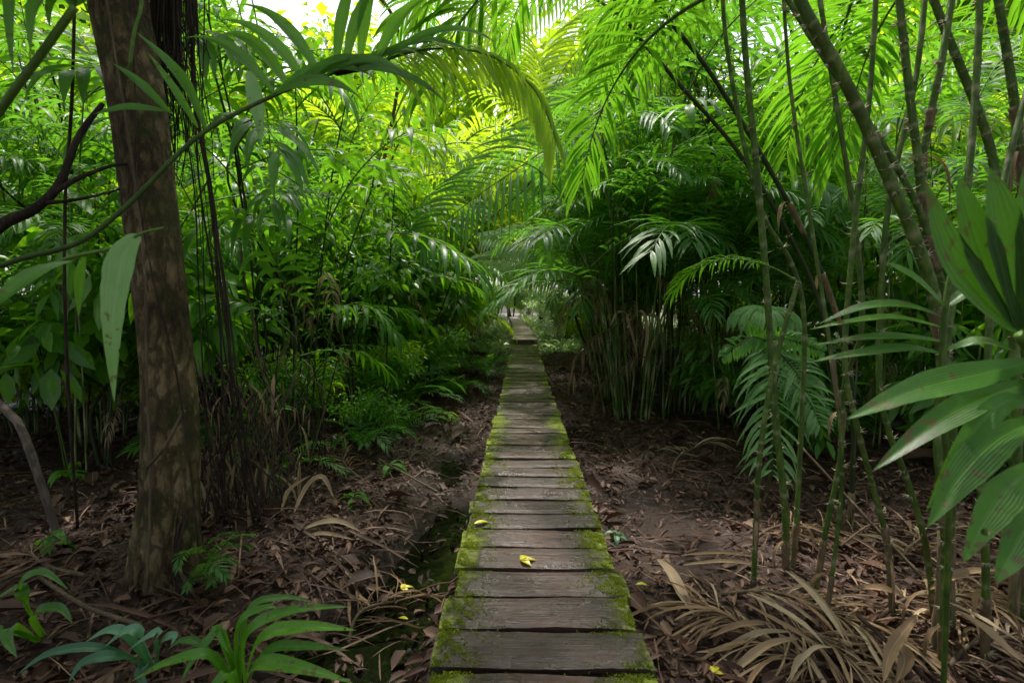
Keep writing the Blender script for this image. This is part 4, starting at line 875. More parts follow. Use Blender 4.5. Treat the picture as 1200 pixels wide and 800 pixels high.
# --- spiny stems of the palms at the right
def spines(mb, pts, r, n, rnd, L=.028):
    m = len(pts) - 1
    for k in range(n):
        f = (k + rnd.uniform(.2, .8)) / n * m; i = min(int(f), m - 1); p = pts[i].lerp(pts[i + 1], f - i); d = (pts[i + 1] - pts[i]).normalized(); u = perp(d); b = d.cross(u)
        rr = r(f / m) if callable(r) else r; a0 = rnd.uniform(0, 6.28)
        for j in range(rnd.randint(5, 11)):
            a = a0 + rnd.uniform(-1.6, 1.6); o = u * math.cos(a) + b * math.sin(a); tip = p + o * (rr + L * rnd.uniform(.5, 1.3)) + d * rnd.uniform(-.022, .022)
            w_ = .0028; q = p + o * rr * .85; s1 = d * w_; s2 = o.cross(d) * w_
            mb.add([q + s1, q - s1 * .6 + s2, q - s1 * .6 - s2, tip], [(0, 1, 3), (1, 2, 3), (2, 0, 3)], rnd.random())
def spiny_palm(bpx, bd, label, canes, group=None, mat='culm', tops=()):
    b_ = gp(bpx, bd); t = thing('spiny_palm', b_, label, 'spiny palm', group, world=True)
    for pts_, r, ns, root in canes:
        P = [at(*q) if len(q) == 3 else gp(q[0], q[1], -.04) for q in pts_]; P = spline(P, 120)
        rs_ = set(); q_ = rh.randint(2, 6)
        while q_ < 120: rs_.add(q_); q_ += rh.randint(6, 12)
        rf = (lambda r, rs_: lambda q: r * (1.05 - .2 * q) * (1.09 if int(q * 120) in rs_ else 1))(r, rs_)
        mbs = MB(); tube(mbs, P, rf, 10, (lambda rs_: lambda q: rh.uniform(.7, 1.0) if int(q * 120) in rs_ else rh.uniform(.3, .6))(rs_), 0, .035, rh)
        if ns:
            m2 = MB(); spines(m2, P, rf, ns, rh); mbs.add(m2.v, m2.f, .5, None, 1)
        so = mbs.build('stem', [M[mat], M['spine']], t)
        for f0 in [rh.uniform(0, .04)] + [rh.uniform(.05, .6) for k_ in range(rh.randint(0, 2))]:
            i0 = int(f0 * 120); i1 = min(119, i0 + rh.randint(7, 13)); ms = MB(); a0 = rh.uniform(0, 6.28)
            tube(ms, P[i0:i1], lambda q: r * (1.08 + .28 * q * q), 9, .5, 0, .12, rh)
            sh_ = ms.build('sheath', M['sheath'], t); sh_.parent = so
            if rh.random() < .6:
                md = MB(); blade(md, P[i1 - 1], Vector((math.cos(a0), math.sin(a0), .3)), Vector((0, 0, 1)), rh.uniform(.15, .35), rh.uniform(.012, .03), 2.2, 8, .5, 1, rh.uniform(.1, .7)); db = md.build('dead_leaf', M['dead'], t); db.parent = so
    for (px, py, d), az, s, v in tops:
        f = link('frond', PF[v][0], t, at(px, py, d) - b_, (0, 0, az), s); link('rachis', PF[v][1], f)
    return t
spiny_palm(1108, 2.1, 'spiny palm with a thick ringed green stem slanting left and thinner upright ones', [
    ([(1108, 2.1), (1114, 560, 2.0), (1108, 450, 1.95), (1090, 330, 1.9), (1040, 205, 1.85), (990, 95, 1.8), (945, 15, 1.78), (905, -70, 1.78)], .022, 34, 0),
    ([(1116, 2.15), (1112, 420, 2.05), (1092, 290, 2.0), (1060, 212, 1.98), (1010, 132, 1.95), (962, 62, 1.95), (905, -30, 1.95)], .012, 14, 0),
    ([(1120, 2.2), (1105, 400, 2.1), (1084, 270, 2.05), (1076, 190, 2.02), (1066, 110, 2.0), (1056, 20, 2.0), (1046, -80, 2.0)], .016, 30, 0),
    ([(1124, 2.22), (1108, 400, 2.12), (1080, 230, 2.06), (1090, 140, 2.03), (1104, 70, 2.0), (1118, -20, 2.0), (1124, -80, 2.0)], .014, 22, 0)],
    tops=[((905, -70, 1.78), 2.6, .75, 4), ((1046, -80, 2.0), 1.2, .8, 5), ((1124, -80, 2.0), .2, .8, 4), ((905, -30, 1.95), 2.0, .7, 5)])
spiny_palm(1196, 2.25, 'spiny palm with two green stems at the right edge, behind the pleated leaf', [
    ([(1196, 2.25), (1192, 480, 2.25), (1178, 300, 2.25), (1164, 190, 2.25), (1146, 130, 2.25), (1122, 70, 2.25), (1098, 10, 2.25), (1070, -70, 2.25)], .018, 26, 0),
    ([(1206, 2.3), (1204, 420, 2.25), (1198, 220, 2.25), (1190, 130, 2.25), (1178, 50, 2.25), (1166, -20, 2.25), (1150, -90, 2.25)], .018, 28, 0)],
    tops=[((1070, -70, 2.25), 2.2, .8, 3), ((1150, -90, 2.25), 1.6, .8, 5)])
spiny_palm(985, 3.4, 'palm with two thin dark stems slanting up to the left across the feather palms', [
    ([(992, 3.4), (984, 500, 3.4), (968, 390, 3.4), (940, 305, 3.4), (870, 185, 3.4), (790, 92, 3.4), (735, 25, 3.4), (690, -60, 3.4)], .014, 8, 0),
    ([(1000, 3.45), (1000, 480, 3.45), (985, 385, 3.45), (950, 290, 3.4), (900, 195, 3.4), (830, 82, 3.4), (770, 5, 3.4), (730, -70, 3.4)], .016, 8, 0)], mat='stem_dark',
    tops=[((690, -60, 3.4), 2.9, .7, 5), ((730, -70, 3.4), 2.2, .7, 4), ((735, 25, 3.4), 3.6, .55, 5)])
spiny_palm(924, 2.75, 'palm with two slender upright green stems standing clear in front of the drooping frond', [
    ([(926, 2.75), (920, 600, 2.72), (908, 480, 2.7), (898, 330, 2.7), (886, 190, 2.7), (874, 70, 2.7), (866, -70, 2.7)], .0175, 20, 0),
    ([(934, 2.8), (934, 600, 2.8), (940, 480, 2.8), (942, 370, 2.8), (928, 310, 2.8), (896, 255, 2.8), (872, 170, 2.8), (850, 40, 2.85), (845, -70, 2.9)], .013, 12, 0)],
    tops=[((866, -70, 2.7), 3.3, .75, 5), ((845, -70, 2.9), 1.9, .75, 4)])
spiny_palm(1040, 2.35, 'low spiny palm of several short mossy green stems under the broad leaves at the right', [
    ([(888, 2.6), (886, 620, 2.55), (890, 540, 2.5), (905, 440, 2.5), (935, 330, 2.5)], .013, 14, 0),
    ([(960, 2.5), (968, 620, 2.45), (984, 540, 2.4), (990, 450, 2.4), (1010, 380, 2.3), (1000, 250, 2.3), (975, 90, 2.3), (950, -70, 2.3)], .012, 14, 0),
    ([(975, 2.35), (984, 600, 2.3), (986, 520, 2.25), (975, 420, 2.3), (950, 260, 2.35), (925, 90, 2.4), (915, -70, 2.4)], .009, 8, 0),
    ([(1054, 2.35), (1040, 640, 2.3), (1020, 560, 2.25), (1002, 490, 2.2), (990, 420, 2.2), (1000, 280, 2.2), (1020, 100, 2.2), (1030, -70, 2.2)], .012, 16, 0),
    ([(1104, 2.3), (1085, 640, 2.2), (1062, 560, 2.15), (1040, 500, 2.1), (1030, 430, 2.1), (1040, 250, 2.1), (1075, 80, 2.1), (1090, -80, 2.1)], .012, 14, 0),
    ([(1114, 2.0), (1108, 660, 1.95), (1104, 590, 1.9), (1100, 480, 1.9), (1130, 250, 1.95), (1145, 80, 2), (1150, -80, 2)], .014, 16, 0),
    ([(1165, 2.0), (1155, 660, 1.95), (1150, 590, 1.9), (1155, 480, 1.9), (1170, 250, 1.95), (1215, 60, 2), (1240, -80, 2)], .013, 16, 0)],
    tops=[((935, 330, 2.5), 2.4, .3, 4), ((950, -70, 2.3), 2.0, .6, 4), ((915, -70, 2.4), 3.4, .6, 3), ((1030, -70, 2.2), 2.6, .6, 4), ((1090, -80, 2.1), .6, .6, 4), ((1150, -80, 2), 1.4, .6, 5), ((1240, -80, 2), .2, .6, 4)])

# --- broad leaves close to the lens at the right
t = thing('broad_leaf_palm', gp(1400, 1.0), 'near palm at the right edge with long broad glossy leaflets drooping into the picture', 'palm', world=True)
tpart('stalk', t, spline([gp(1420, 1.0), at(1380, 700, 1.0), at(1330, 480, 1.02), at(1270, 405, 1.04), at(1215, 420, 1.04), at(1225, 540, 1.0), at(1262, 680, .95)], 30), .010, M['rachis'], 8)
for pts_, wp, tn in [([(1216, 424, 1.04), (1150, 438, 1.02), (1070, 458, 1.0), (992, 491, .98)], 40, .3), ([(1219, 445, 1.04), (1150, 468, 1.02), (1090, 500, 1.0), (1022, 552, .98)], 34, .2), ([(1222, 490, 1.03), (1170, 515, 1.0), (1125, 560, .97), (1086, 618, .95)], 42, .35),
                     ([(1226, 545, 1.0), (1190, 565, .97), (1155, 610, .94), (1128, 660, .92)], 40, .5), ([(1235, 590, .98), (1210, 610, .95), (1185, 650, .92), (1166, 684, .9)], 38, .55), ([(1222, 480, 1.03), (1180, 470, 1.0), (1130, 520, 1.0), (1085, 600, 1.0)], 26, .15),
                     ([(1250, 640, .96), (1240, 680, .93), (1225, 740, .9)], 46, .5), ([(1240, 600, .98), (1300, 640, .95), (1340, 720, .92)], 48, .5), ([(1222, 470, 1.03), (1290, 490, 1.0), (1360, 560, 1.0)], 46, .5)]:
    leafpart('leaflet', t, pts_, wp, M['fore'], (-.1, -.75, .65), 20, .12, 4, tn, lambda u: lance(u, .45))
t = thing('pleated_leaf_palm', gp(1330, 1.25), 'near palm with an upright fan of wide pleated dark green blades at the right edge', 'palm', world=True)
tpart('stalk', t, spline([gp(1330, 1.25), at(1290, 620, 1.2), at(1240, 470, 1.15), at(1195, 392, 1.1)], 20), .011, M['rachis'], 8)
for pts_, wp, tn in [([(1192, 388, 1.1), (1150, 345, 1.08), (1112, 290, 1.06), (1084, 212, 1.05)], 40, .12), ([(1194, 386, 1.1), (1165, 330, 1.07), (1140, 265, 1.05), (1122, 205, 1.04)], 42, .3), ([(1196, 386, 1.1), (1185, 320, 1.06), (1172, 250, 1.03), (1160, 196, 1.02)], 44, .25), ([(1198, 386, 1.1), (1205, 310, 1.06), (1208, 240, 1.03), (1205, 180, 1.02)], 44, .38),
                     ([(1200, 388, 1.1), (1235, 320, 1.06), (1255, 250, 1.04), (1265, 190, 1.02)], 42, .3), ([(1202, 390, 1.1), (1260, 345, 1.06), (1300, 290, 1.04)], 40, .3)]:
    leafpart('leaflet', t, pts_, wp, M['deep'], (-.2, -1, .1), 20, .1, 6, tn, lambda u: lance(u, .5), .07)
t = thing('strap_leaf_palm', gp(1112, 1.75), 'dark-stemmed palm whose narrow leaflets lie flat to the left, above the broad glossy ones', 'palm', world=True)
tpart('stem', t, spline([gp(1118, 1.75), at(1112, 600, 1.6), at(1104, 470, 1.5), at(1108, 360, 1.5), at(1120, 300, 1.5)], 20), .0085, M['culm'], 8, .08)
for pts_, wp, tn in [([(1106, 372, 1.5), (1060, 358, 1.5), (1010, 360, 1.5), (958, 380, 1.52)], 17, .4), ([(1106, 384, 1.5), (1050, 372, 1.5), (1000, 376, 1.5), (948, 386, 1.5)], 12, .9), ([(1106, 400, 1.5), (1060, 395, 1.48), (1010, 396, 1.48), (955, 404, 1.5)], 15, .3), ([(1106, 415, 1.5), (1060, 408, 1.46), (1000, 415, 1.46), (950, 424, 1.48)], 17, .2),
                     ([(1108, 360, 1.5), (1075, 330, 1.5), (1050, 315, 1.5), (1040, 308, 1.5)], 26, .35), ([(1110, 410, 1.5), (1150, 400, 1.45), (1190, 412, 1.42)], 18, .2), ([(1108, 360, 1.5), (1150, 330, 1.5), (1185, 325, 1.5)], 18, .3)]:
    leafpart('leaflet', t, pts_, wp, M['fore'], (0, -.55, .85), 18, .14, 3, tn)

# --- fan palm leaf and the drooping feather frond in the right middle ground
t = thing('fan_palm', gp(905, 4.6), 'small fan palm with a pale round pleated leaf, just above the drooping frond', 'fan palm', world=True)
ctr = at(896, 362, 4.6)
tpart('stalk', t, spline([gp(905, 4.6, -.03), at(905, 470, 4.6), at(902, 400, 4.62), ctr], 14), .009, M['stem'], 6)
mb = MB(); nb = 30
for k in range(nb):
    a = 2 * math.pi * k / nb + rh.uniform(-.05, .05); d = Vector((math.cos(a), math.sin(a), .28 - .30 * math.sin(a) * -1 * .6))
    blade(mb, ctr, d, Vector((0, -.35, .95)), .42 * rh.uniform(.85, 1.1), .066, 1.0, 8, .4, 1, rh.uniform(.5, 1.0), lambda u: min(1, .12 + u * 1.5) * (1 if u < .68 else max(.0, 1 - ((u - .68) / .32) ** 1.3)))
mb.build('leaf', M['pale'], t)
t = thing('feather_frond_palm', gp(905, 4.2), 'young palm with one broad drooping feather frond behind the two upright stems', 'palm', world=True)
rp = spline([gp(900, 4.35, -.02), at(900, 600, 4.3), at(905, 470, 4.3), at(908, 415, 4.25), at(905, 400, 4.2)], 18); tpart('stalk', t, rp, .008, M['stem'], 6)
for (ax, ay), (bx, by), (tx, ty), mt, tt, hang in [((905, 402), (908, 450), (905, 560), 'pale', (.3, .9), 1), ((905, 402), (915, 395), (965, 412), 'cane', (.6, 1), 0), ((903, 402), (880, 395), (846, 418), 'cane', (.4, .9), 0), ((906, 405), (935, 440), (962, 500), 'pale', (.2, .8), 1)]:
    q = pp([(ax, ay, 4.2), (bx, by, 4.05), (tx, ty, 3.95)], 30); mb = MB(); big = hang and tx < 920
    for k in range(1, 30):
        f = k / 30; dd = (q[k + 1] - q[k - 1]).normalized()
        for sd in (-1, 1):
            sv = dd.cross(Vector((0, -1, 0))).normalized() * sd
            if rh.random() < .08: continue
            blade(mb, q[k], dd * (.35 + .6 * f) + sv * 1.25 + Vector((rh.uniform(-.15, .15), rh.uniform(-.4, .15), .3 + rh.uniform(-.3, .15))), Vector((0, -.8, .6)), (.48 if big else .28 if hang else .15) * math.sin(math.pi * (.18 + .7 * f)) * rh.uniform(.9, 1.08), .034 * rh.uniform(.7, 1.1), rh.uniform(.2, 1.1), 6, .15, 1, rh.uniform(*tt), lambda u: lance(u, .35))
    fo = mb.build('frond', M[mt], t); mb = MB(); tube(mb, q, lambda u: .005 * (1 - .6 * u), 5); rc_ = mb.build('rachis', M['stem'], t); rc_.parent = fo

# --- fronds arching over the boardwalk from the right
def arch(label, stemx, stemd, path, ll, lw, mats, tint, dz=.7, both=(1, 1)):
    t = thing('arching_palm', gp(stemx, stemd), label, 'palm', world=True)
    tpart('stem', t, spline([gp(stemx, stemd, -.05), at(*path[0]) + Vector((.5, .1, -1.4)), at(*path[0])], 16), .03, M['stem_dry'], 8)
    q = pp(path, 46); mb = MB(); m2 = MB(); tube(m2, q, lambda u: .016 * (1 - .8 * u), 6)
    for k in range(6, 46):
        f = k / 46; dd = (q[k + 1 if k < 46 else k] - q[k - 1]).normalized(); side = dd.cross(Vector((.1, -.85, .45))).normalized(); up = side.cross(dd).normalized()
        for sd in (-1, 1):
            d = dd * (.35 + .55 * f) + side * sd * .9 + up * .28
            blade(mb, q[k], d, up, ll * both[0 if sd < 0 else 1] * math.sin(math.pi * (.2 + .68 * f)) * rh.uniform(.88, 1.1), lw, dz, 7, .2, 1, rh.uniform(*tint), lambda u: lance(u, .35))
    fo = mb.build('frond', mats, t); r_ = m2.build('rachis', M['rachis'], t); r_.parent = fo
    for v, az, s in ((0, .4, 1), (3, 1.2, 1)):
        f2 = link('frond', PF[v][0], t, at(*path[0]) - Vector(t['_w']), (0, 0, az), s); link('rachis', PF[v][1], f2)
    return t
arch('palm leaning from the right, one large dark feather frond hanging across the middle', 860, 7.2, [(800, 60, 7.0), (745, 95, 6.7), (690, 140, 6.5), (610, 195, 6.3), (545, 240, 6.2), (492, 288, 6.1)], 1.05, .046, M['cane'], (.1, .9), .45)
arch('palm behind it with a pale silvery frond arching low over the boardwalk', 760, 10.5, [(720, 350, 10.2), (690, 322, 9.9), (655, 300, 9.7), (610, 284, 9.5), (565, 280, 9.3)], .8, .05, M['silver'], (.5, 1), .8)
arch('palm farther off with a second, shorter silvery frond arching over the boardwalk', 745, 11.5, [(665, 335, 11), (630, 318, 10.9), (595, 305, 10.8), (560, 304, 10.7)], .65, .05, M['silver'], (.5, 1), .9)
arch('tall palm at the right with a yellow-green frond arching to the top centre', 900, 9.0, [(830, -20, 8.8), (770, -10, 8.6), (705, 30, 8.4), (655, 90, 8.3), (630, 160, 8.2)], 1.0, .055, M['brightpalm'], (.4, 1), .6)
arch('slim palm at the left whose yellow-green frond arches to the top centre', 380, 8.5, [(430, -20, 8.4), (500, -25, 8.2), (560, 5, 8.1), (600, 60, 8.0), (622, 130, 8)], .9, .05, M['brightpalm'], (.5, 1), .6)
arch('palm at the upper right with a broad bright frond hanging behind the slanting stems', 1010, 7.5, [(900, -60, 7.3), (850, -40, 7.1), (790, 10, 7), (740, 80, 6.9), (715, 165, 6.8)], 1.0, .055, M['brightpalm'], (.3, .9), .6)
arch('slender palm whose bright frond crosses the sky gap at the top centre', 790, 9.5, [(740, -70, 9.3), (690, -45, 9.1), (640, -10, 9), (590, 30, 8.9), (555, 85, 8.9)], 1.1, .055, M['brightpalm'], (.3, .9), .6)
arch('palm deep at the right, its long fine frond over the far planks', 800, 12, [(770, 100, 12), (720, 90, 11.8), (660, 120, 11.6), (615, 180, 11.5), (590, 240, 11.4)], 1.1, .06, M['cane'], (.4, 1), .7)

# --- plants on the ground, left foreground
def rosette(label, px, d, leaves, mat, cat='plant', name='strap_leaf_plant'):
    b_ = gp(px, d); t = thing(name, b_, label, cat, world=True)
    for pts_, wp, tn in leaves:
        P = [b_ + Vector((rh.uniform(-.015, .015), rh.uniform(-.015, .015), .0))] + [at(*q) for q in pts_]; mb = MB()
        ribbon(mb, spline(P, 18), wp * .82 / 600 * d, Vector((0, -.5, .85)), .2, 3, tn, lambda u: lance(u, .45)); mb.build('leaf', mat, t)
    return t
rosette('bright green plant with long arching strap leaves at the bottom left edge', 268, 1.92, [
    ([(290, 745, 1.9), (340, 716, 1.88), (412, 710, 1.86)], 19, .75), ([(305, 750, 1.85), (360, 735, 1.8), (418, 738, 1.78)], 21, .95), ([(310, 765, 1.82), (360, 757, 1.78), (410, 762, 1.75)], 15, .6), ([(300, 780, 1.8), (350, 782, 1.74), (415, 800, 1.7)], 22, .8),
    ([(262, 745, 1.9), (245, 750, 1.88), (225, 775, 1.85), (212, 800, 1.82)], 15, .7), ([(280, 735, 1.95), (310, 712, 1.95), (325, 712, 1.95)], 13, .5), ([(290, 720, 1.98), (330, 700, 2.0), (372, 706, 2.0)], 12, .45), ([(258, 742, 1.9), (255, 740, 1.88), (268, 765, 1.85)], 12, .6),
    ([(250, 770, 1.85), (200, 775, 1.8), (150, 800, 1.76)], 16, .5), ([(270, 790, 1.8), (255, 800, 1.75), (225, 830, 1.7)], 18, .8), ([(240, 760, 1.95), (215, 750, 1.95), (195, 762, 1.95)], 12, .3)], M['fore'])
rosette('dark blue-green leaves lying over the litter in the bottom left corner', 160, 2.02, [
    ([(150, 745, 2.0), (128, 738, 1.98), (100, 752, 1.96)], 15, .9), ([(165, 745, 2.0), (150, 738, 1.98), (122, 758, 1.96)], 16, .95), ([(185, 748, 2.0), (180, 742, 1.98), (152, 760, 1.96)], 15, 1), ([(190, 752, 2.0), (205, 745, 1.98), (200, 756, 1.96)], 13, .8),
    ([(140, 770, 1.95), (100, 775, 1.9), (80, 800, 1.85)], 16, .25), ([(170, 780, 1.9), (165, 790, 1.88), (175, 815, 1.8)], 16, .2), ([(120, 760, 1.95), (60, 765, 1.9), (20, 790, 1.85)], 14, .3)], M['blue'], name='dark_leaf_plant')
rosette('dark leafy plant at the left border of the picture near the bottom', 20, 2.1, [
    ([(30, 700, 2.1), (20, 690, 2.1), (-10, 705, 2.0)], 18, .2), ([(40, 720, 2.05), (70, 712, 2.05), (85, 730, 2.0)], 15, .2), ([(15, 735, 2.0), (10, 750, 1.95), (20, 770, 1.9)], 16, .5), ([(25, 690, 2.1), (50, 670, 2.1), (80, 690, 2.05)], 14, .3), ([(5, 740, 2.0), (-20, 750, 2.0), (-40, 780, 1.9)], 18, .35)], M['broad'], name='dark_leaf_plant')
def seedling(label, px, d, n, s, mat, hgt=.12, wd=.3, group=None):
    b_ = gp(px, d, -.01); t = thing('seedling', b_, label, 'seedling', group, world=True)
    tpart('stem', t, [b_, b_ + Vector((.01, 0, hgt * .5)), b_ + Vector((.02, -.01, hgt))], .003, M['stem'], 5); mb = MB()
    for k in range(n):
        a = k * 2.4 + rh.uniform(-.4, .4); p = b_ + Vector((.012, 0, hgt * rh.uniform(.55, 1)))
        blade(mb, p, Vector((math.cos(a), math.sin(a), rh.uniform(0, .5))), Vector((0, 0, 1)), s * rh.uniform(.75, 1.2), s * wd, .7, 7, .15, 2, rh.uniform(.4, .9))
    mb.build('leaves', mat, t); return t
seedling('seedling with bright leaves lying low between trench and litter left of the boardwalk', 453, 4.6, 9, .2, M['fore'], .1)
seedling('small seedling left of the dry curled leaves', 408, 3.7, 6, .16, M['fore'], .1)
seedling('young leafy seedling on the litter at the left border', 32, 2.75, 6, .14, M['palm'], .16, .38)
seedling('tiny plant against the right side of the boardwalk', 722, 3.2, 7, .09, M['blue'], .1, .4)
seedling('seedling behind the fallen branch at the left', 60, 3.9, 8, .2, M['palm'], .12)
seedling('low leafy sprout at the foot of the vine bundle', 400, 5.2, 9, .24, M['palm'], .15)
seedling('bright sprout in the middle of the litter left of the boardwalk', 520, 6.8, 8, .2, M['bright'], .15)
t = thing('small_fern', gp(225, 2.55), 'small dark fern growing against the foot of the big trunk', 'fern', world=True)
for k in range(9):
    a = rh.uniform(-2.6, .4); link('frond', FF[k % 4], t, (0, 0, .02 + .02 * k), (rh.uniform(-.3, .3), 0, a), rh.uniform(.22, .42))

# --- dead palm leaves on the ground at the right
def deadleaf(label, items, mat='dead', name='dead_frond', cat='dead palm leaf', group=None):
    b_ = at(*items[0][0][0]); t = thing(name, b_, label, cat, group, world=True)
    for pts_, wp, tn in items:
        mb = MB(); d = pts_[len(pts_) // 2][2]; P = spline([at(*q) for q in pts_], 16)
        for p in P: p.z = max(p.z, g1(p.x, p.y) + .012)
        ribbon(mb, P, wp * .66 / 600 * d, Vector((0, -.35, .9)), .4, 3, tn, lambda u: lance(u, .45), 0, .12, .1, rh); mb.build('leaflet', M[mat], t)
    return t
deadleaf('dead tan palm frond with split leaflets, fallen across the ground under the spiny stems', [
    ([(920, 668, 2.35), (945, 690, 2.25), (970, 720, 2.15), (995, 758, 2.05)], 13, .95), ([(925, 668, 2.35), (955, 695, 2.25), (985, 735, 2.12), (1000, 762, 2.05)], 9, .6), ([(875, 695, 2.35), (910, 712, 2.25), (945, 735, 2.15), (970, 760, 2.08)], 12, .9),
    ([(870, 705, 2.3), (905, 725, 2.2), (940, 745, 2.12), (965, 765, 2.05)], 10, .5), ([(925, 740, 2.2), (890, 742, 2.2), (850, 760, 2.18), (812, 764, 2.15)], 13, .7), ([(935, 748, 2.15), (900, 756, 2.12), (870, 778, 2.08), (848, 800, 2.05)], 16, .85), ([(905, 730, 2.22), (865, 733, 2.22), (830, 748, 2.2)], 13, .35), ([(950, 765, 2.05), (935, 775, 2.02), (925, 800, 1.98)], 12, .9), ([(975, 758, 2.05), (950, 762, 2.0), (920, 800, 1.95)], 8, 1)])
deadleaf('dead brown palm frond with a long dark stalk in the bottom right corner', [
    ([(1120, 715, 2.0), (1150, 735, 1.9), (1180, 762, 1.84), (1220, 790, 1.8)], 20, .7), ([(1110, 705, 2.05), (1150, 725, 1.95), (1200, 755, 1.85)], 10, .95), ([(1060, 700, 2.2), (1030, 690, 2.25), (990, 690, 2.3)], 16, .3), ([(1090, 690, 2.15), (1130, 672, 2.15), (1180, 668, 2.1)], 16, .5), ([(1040, 745, 2.05), (1060, 770, 1.95), (1050, 800, 1.85)], 26, .25), ([(1075, 720, 2.05), (1045, 760, 1.95), (1035, 800, 1.85)], 22, .45)])
deadleaf('pair of dry curled leaves lying on the litter at the right, by the mud', [
    ([(770, 655, 2.7), (785, 672, 2.62), (800, 700, 2.5), (815, 722, 2.42)], 24, .6), ([(800, 662, 2.7), (850, 658, 2.75), (900, 664, 2.8)], 9, .9), ([(800, 650, 2.8), (845, 648, 2.85), (890, 652, 2.9)], 7, .7)])
deadleaf('dry pale grey curled leaves heaped on the litter left of the boardwalk', [
    ([(352, 622, 3.2), (375, 614, 3.25), (400, 613, 3.3), (425, 624, 3.3)], 14, 1), ([(355, 630, 3.15), (380, 626, 3.2), (415, 632, 3.2)], 10, .85), ([(345, 600, 3.4), (360, 572, 3.5), (378, 560, 3.5), (392, 585, 3.45)], 14, .55), ([(330, 598, 3.4), (340, 575, 3.5), (365, 556, 3.55)], 10, .7), ([(375, 634, 3.15), (388, 646, 3.1), (388, 652, 3.05)], 8, .9)])
deadleaf('dead brown leaves hanging limp from the nearest thicket clump', [
    ([(742, 372, 6.6), (752, 366, 6.5), (758, 395, 6.5), (752, 432, 6.5)], 9, .8), ([(745, 370, 6.6), (735, 372, 6.5), (742, 400, 6.5), (748, 420, 6.5)], 7, .6), ([(748, 370, 6.6), (768, 372, 6.5), (772, 392, 6.5)], 7, .7), ([(744, 374, 6.6), (726, 366, 6.5), (715, 382, 6.5)], 6, .8)], name='hanging_dead_leaf')
def dead_heap(label, px, d, head, L, n, seed, tint=(.3, 1), group=None):
    r_ = random.Random(seed); b_ = gp(px, d, .03); t = thing('dead_frond', b_, label, 'dead palm leaf', group, world=True)
    hd = Vector((math.cos(head), math.sin(head), 0)); sd_ = Vector((-hd.y, hd.x, 0)); q = []
    for k in range(15):
        p = b_ + hd * (L * k / 14) + sd_ * .06 * math.sin(k * .4); p.z = g1(p.x, p.y) + .03 + .06 * math.sin(math.pi * k / 14); q.append(p)
    mb = MB(); tube(mb, q, lambda u: .010 * (1 - .7 * u) + .001, 6); mb.build('rachis', M['stem_dry'], t)
    mb = MB()
    for k in range(n):
        f = r_.uniform(.1, 1); p = q[int(f * 14)]; s_ = r_.choice((-1, 1)); dd = (hd * r_.uniform(.3, 1.1) + sd_ * s_ * r_.uniform(.3, 1) + Vector((0, 0, r_.uniform(.05, .5)))).normalized()
        pts = [p.copy()]; ll = r_.uniform(.18, .62)
        for i in range(8):
            dd = (dd + Vector((r_.gauss(0, .1), r_.gauss(0, .1), -.16))).normalized(); x = pts[-1] + dd * ll / 8; x.z = max(x.z, g1(x.x, x.y) + .008); pts.append(x)
        ribbon(mb, pts, r_.uniform(.006, .022), Vector((r_.gauss(0, .4), r_.gauss(0, .4), 1)), .5, 2, r_.uniform(*tint), lance, 0, .15, .12, r_)
    mb.build('leaflets', M['dead'], t); return t
for a_ in [('heap of split tan palm strips at the foot of the spiny stems, nearest the boardwalk', 850, 2.5, -.5, .8, 64, 1), ('tan palm strips spread in front of the upright green stems', 905, 2.25, -.9, .6, 64, 2), ('grey-brown palm strips under the broad glossy leaves at the right', 1040, 2.3, .2, .9, 76, 3), ('pale palm strips in the very bottom right corner', 1120, 1.95, .1, .7, 68, 4),
           ('brown palm strips between the mossy spiny stems and the dead frond', 980, 2.05, 2.6, .6, 64, 5), ('thin palm strips behind the upright green stems on the dark mud', 890, 3.1, .3, .9, 30, 6), ('faded palm strips on the litter far right, behind the spiny stems', 1060, 3.0, .4, 1.0, 40, 7), ('brown strips of dead frond on the litter beyond the mud at the right', 790, 4.6, .9, .9, 26, 8),
           ('brown dead frond lying on the litter at the lower left, left of the trunk', 80, 2.5, 2.9, .7, 26, 9), ('brown dead frond at the bottom, between the strap-leaf plant and the trench', 400, 2.3, 1.2, .5, 22, 10), ('dead frond on the litter behind the pale curled leaves', 420, 4.3, 2.2, .9, 30, 11), ('dead frond lying by the left side of the boardwalk farther back', 500, 7.5, 2.6, .9, 26, 12)]:
    dead_heap(*a_, tint=(.2, 1) if a_[1] > 700 else (0, .55))
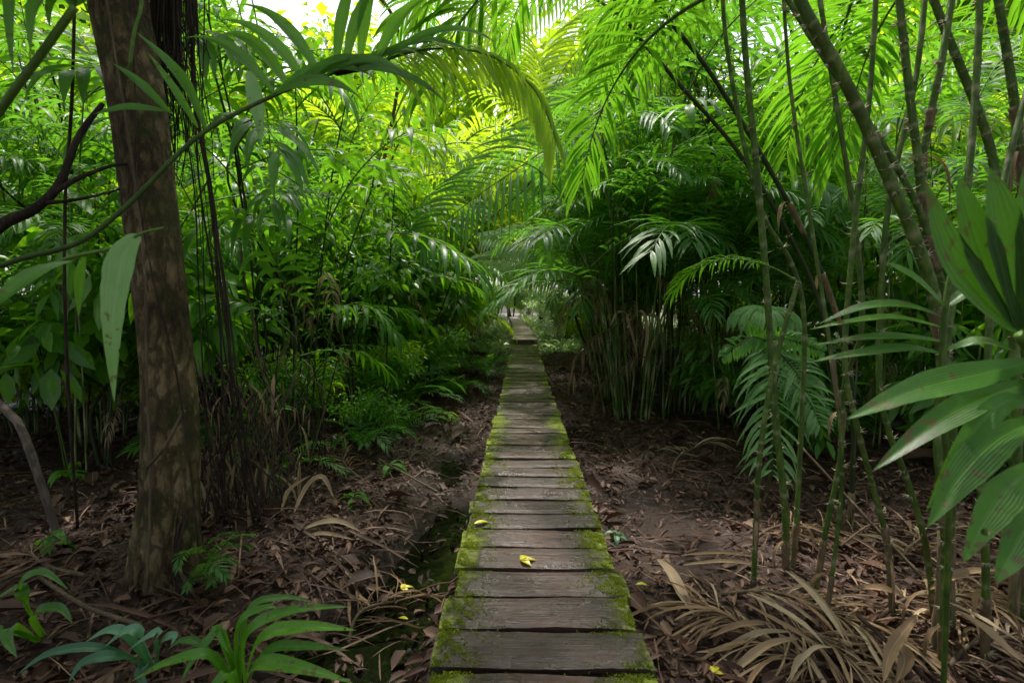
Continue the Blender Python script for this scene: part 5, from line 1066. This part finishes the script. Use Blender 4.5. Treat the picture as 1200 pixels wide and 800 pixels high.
for lb, pts_ in [('dark fallen palm stalk slanting through the dead leaves in the bottom right', [(1005, 720, 2.2), (1040, 752, 2.05), (1090, 800, 1.88)]), ('pale thin stick leaning between the spiny stems at the right', [(940, 525, 3.0), (1000, 590, 2.8), (1080, 675, 2.5)]),
                 ('mossy fallen stick lying on the mud right of the boardwalk', [(770, 540, 4.9), (810, 560, 4.6), (850, 575, 4.4)]), ('pale straight stick pointing into the trench left of the boardwalk', [(444, 538, 4.8), (475, 555, 4.4), (512, 576, 4.1)]),
                 ('bowed pale stick on the ground behind the spiny stems', [(985, 640, 2.8), (1020, 615, 2.9), (1056, 617, 2.9)]), ('long thin stick lying on the litter at the lower left', [(40, 672, 2.6), (100, 710, 2.3), (165, 732, 2.15)]),
                 ('dead stick leaning against the foot of the big trunk', [(172, 548, 2.5), (195, 520, 2.48), (216, 480, 2.5)])]:
    P = spline([at(*q) for q in pts_], 12)
    for p in P: p.z = max(p.z, g1(p.x, p.y) + .012)
    t = thing('fallen_stick', P[0], lb, 'stick', world=True); tpart('stick', t, P, rh.uniform(.006, .010), M['stem_dry'] if 'dark' not in lb else M['bark_dark'], 6, .12)

# --- yellow leaves
def flat_leaf(label, px, py, z, s, lobes=False, mat='yellow', rot=0, tint=.6):
    d0 = Vector(at(px, py, 1) - Vector(cam.location)); p = Vector(cam.location) + d0 * ((z - H) / d0.z)
    if z < -.1: p.z = max(p.z, g1(p.x, p.y) + .03)
    mb = MB()
    for k, a in enumerate((-1.0, 0, 1.0) if lobes else (0,)):
        an = rot + a * .85; L_ = s * (1 if a == 0 else .8)
        blade(mb, p + Vector((0, 0, .004 + .0015 * k)), Vector((math.cos(an), math.sin(an), .12)), Vector((0, 0, 1)), L_, s * (.42 if lobes else .4), .22, 7, .16, 2, tint)
    o = mb.mesh('fallen_leaf', M[mat], p); ob = link('fallen_leaf', o, None, p); return tag(ob, label, 'leaf')
flat_leaf('bright yellow lobed leaf lying on a plank in the middle of the boardwalk', 610, 657, .006, .085, True, rot=.2)
flat_leaf('pale yellow-green leaf on the left edge of the boardwalk, on moss', 556, 614, .006, .10, False, rot=.5, tint=.1)
flat_leaf('yellow leaf with brown curled neighbour on the litter left of the boardwalk', 470, 690, -.26, .07, True, rot=.4)
flat_leaf('small pale yellow leaf at the edge of the trench, left of the boardwalk', 478, 726, -.27, .06, rot=2.8)
flat_leaf('curled yellow leaf against the left side of the boardwalk', 502, 728, -.28, .06, rot=1.1)
flat_leaf('yellow leaf on the dark litter just right of the boardwalk', 745, 697, -.2, .07, rot=.1)
flat_leaf('small yellow leaf among the dead fronds at the bottom right', 835, 793, -.2, .06, True, rot=.8)
for k in list(col.objects):
    if '_w' in k: del k['_w']
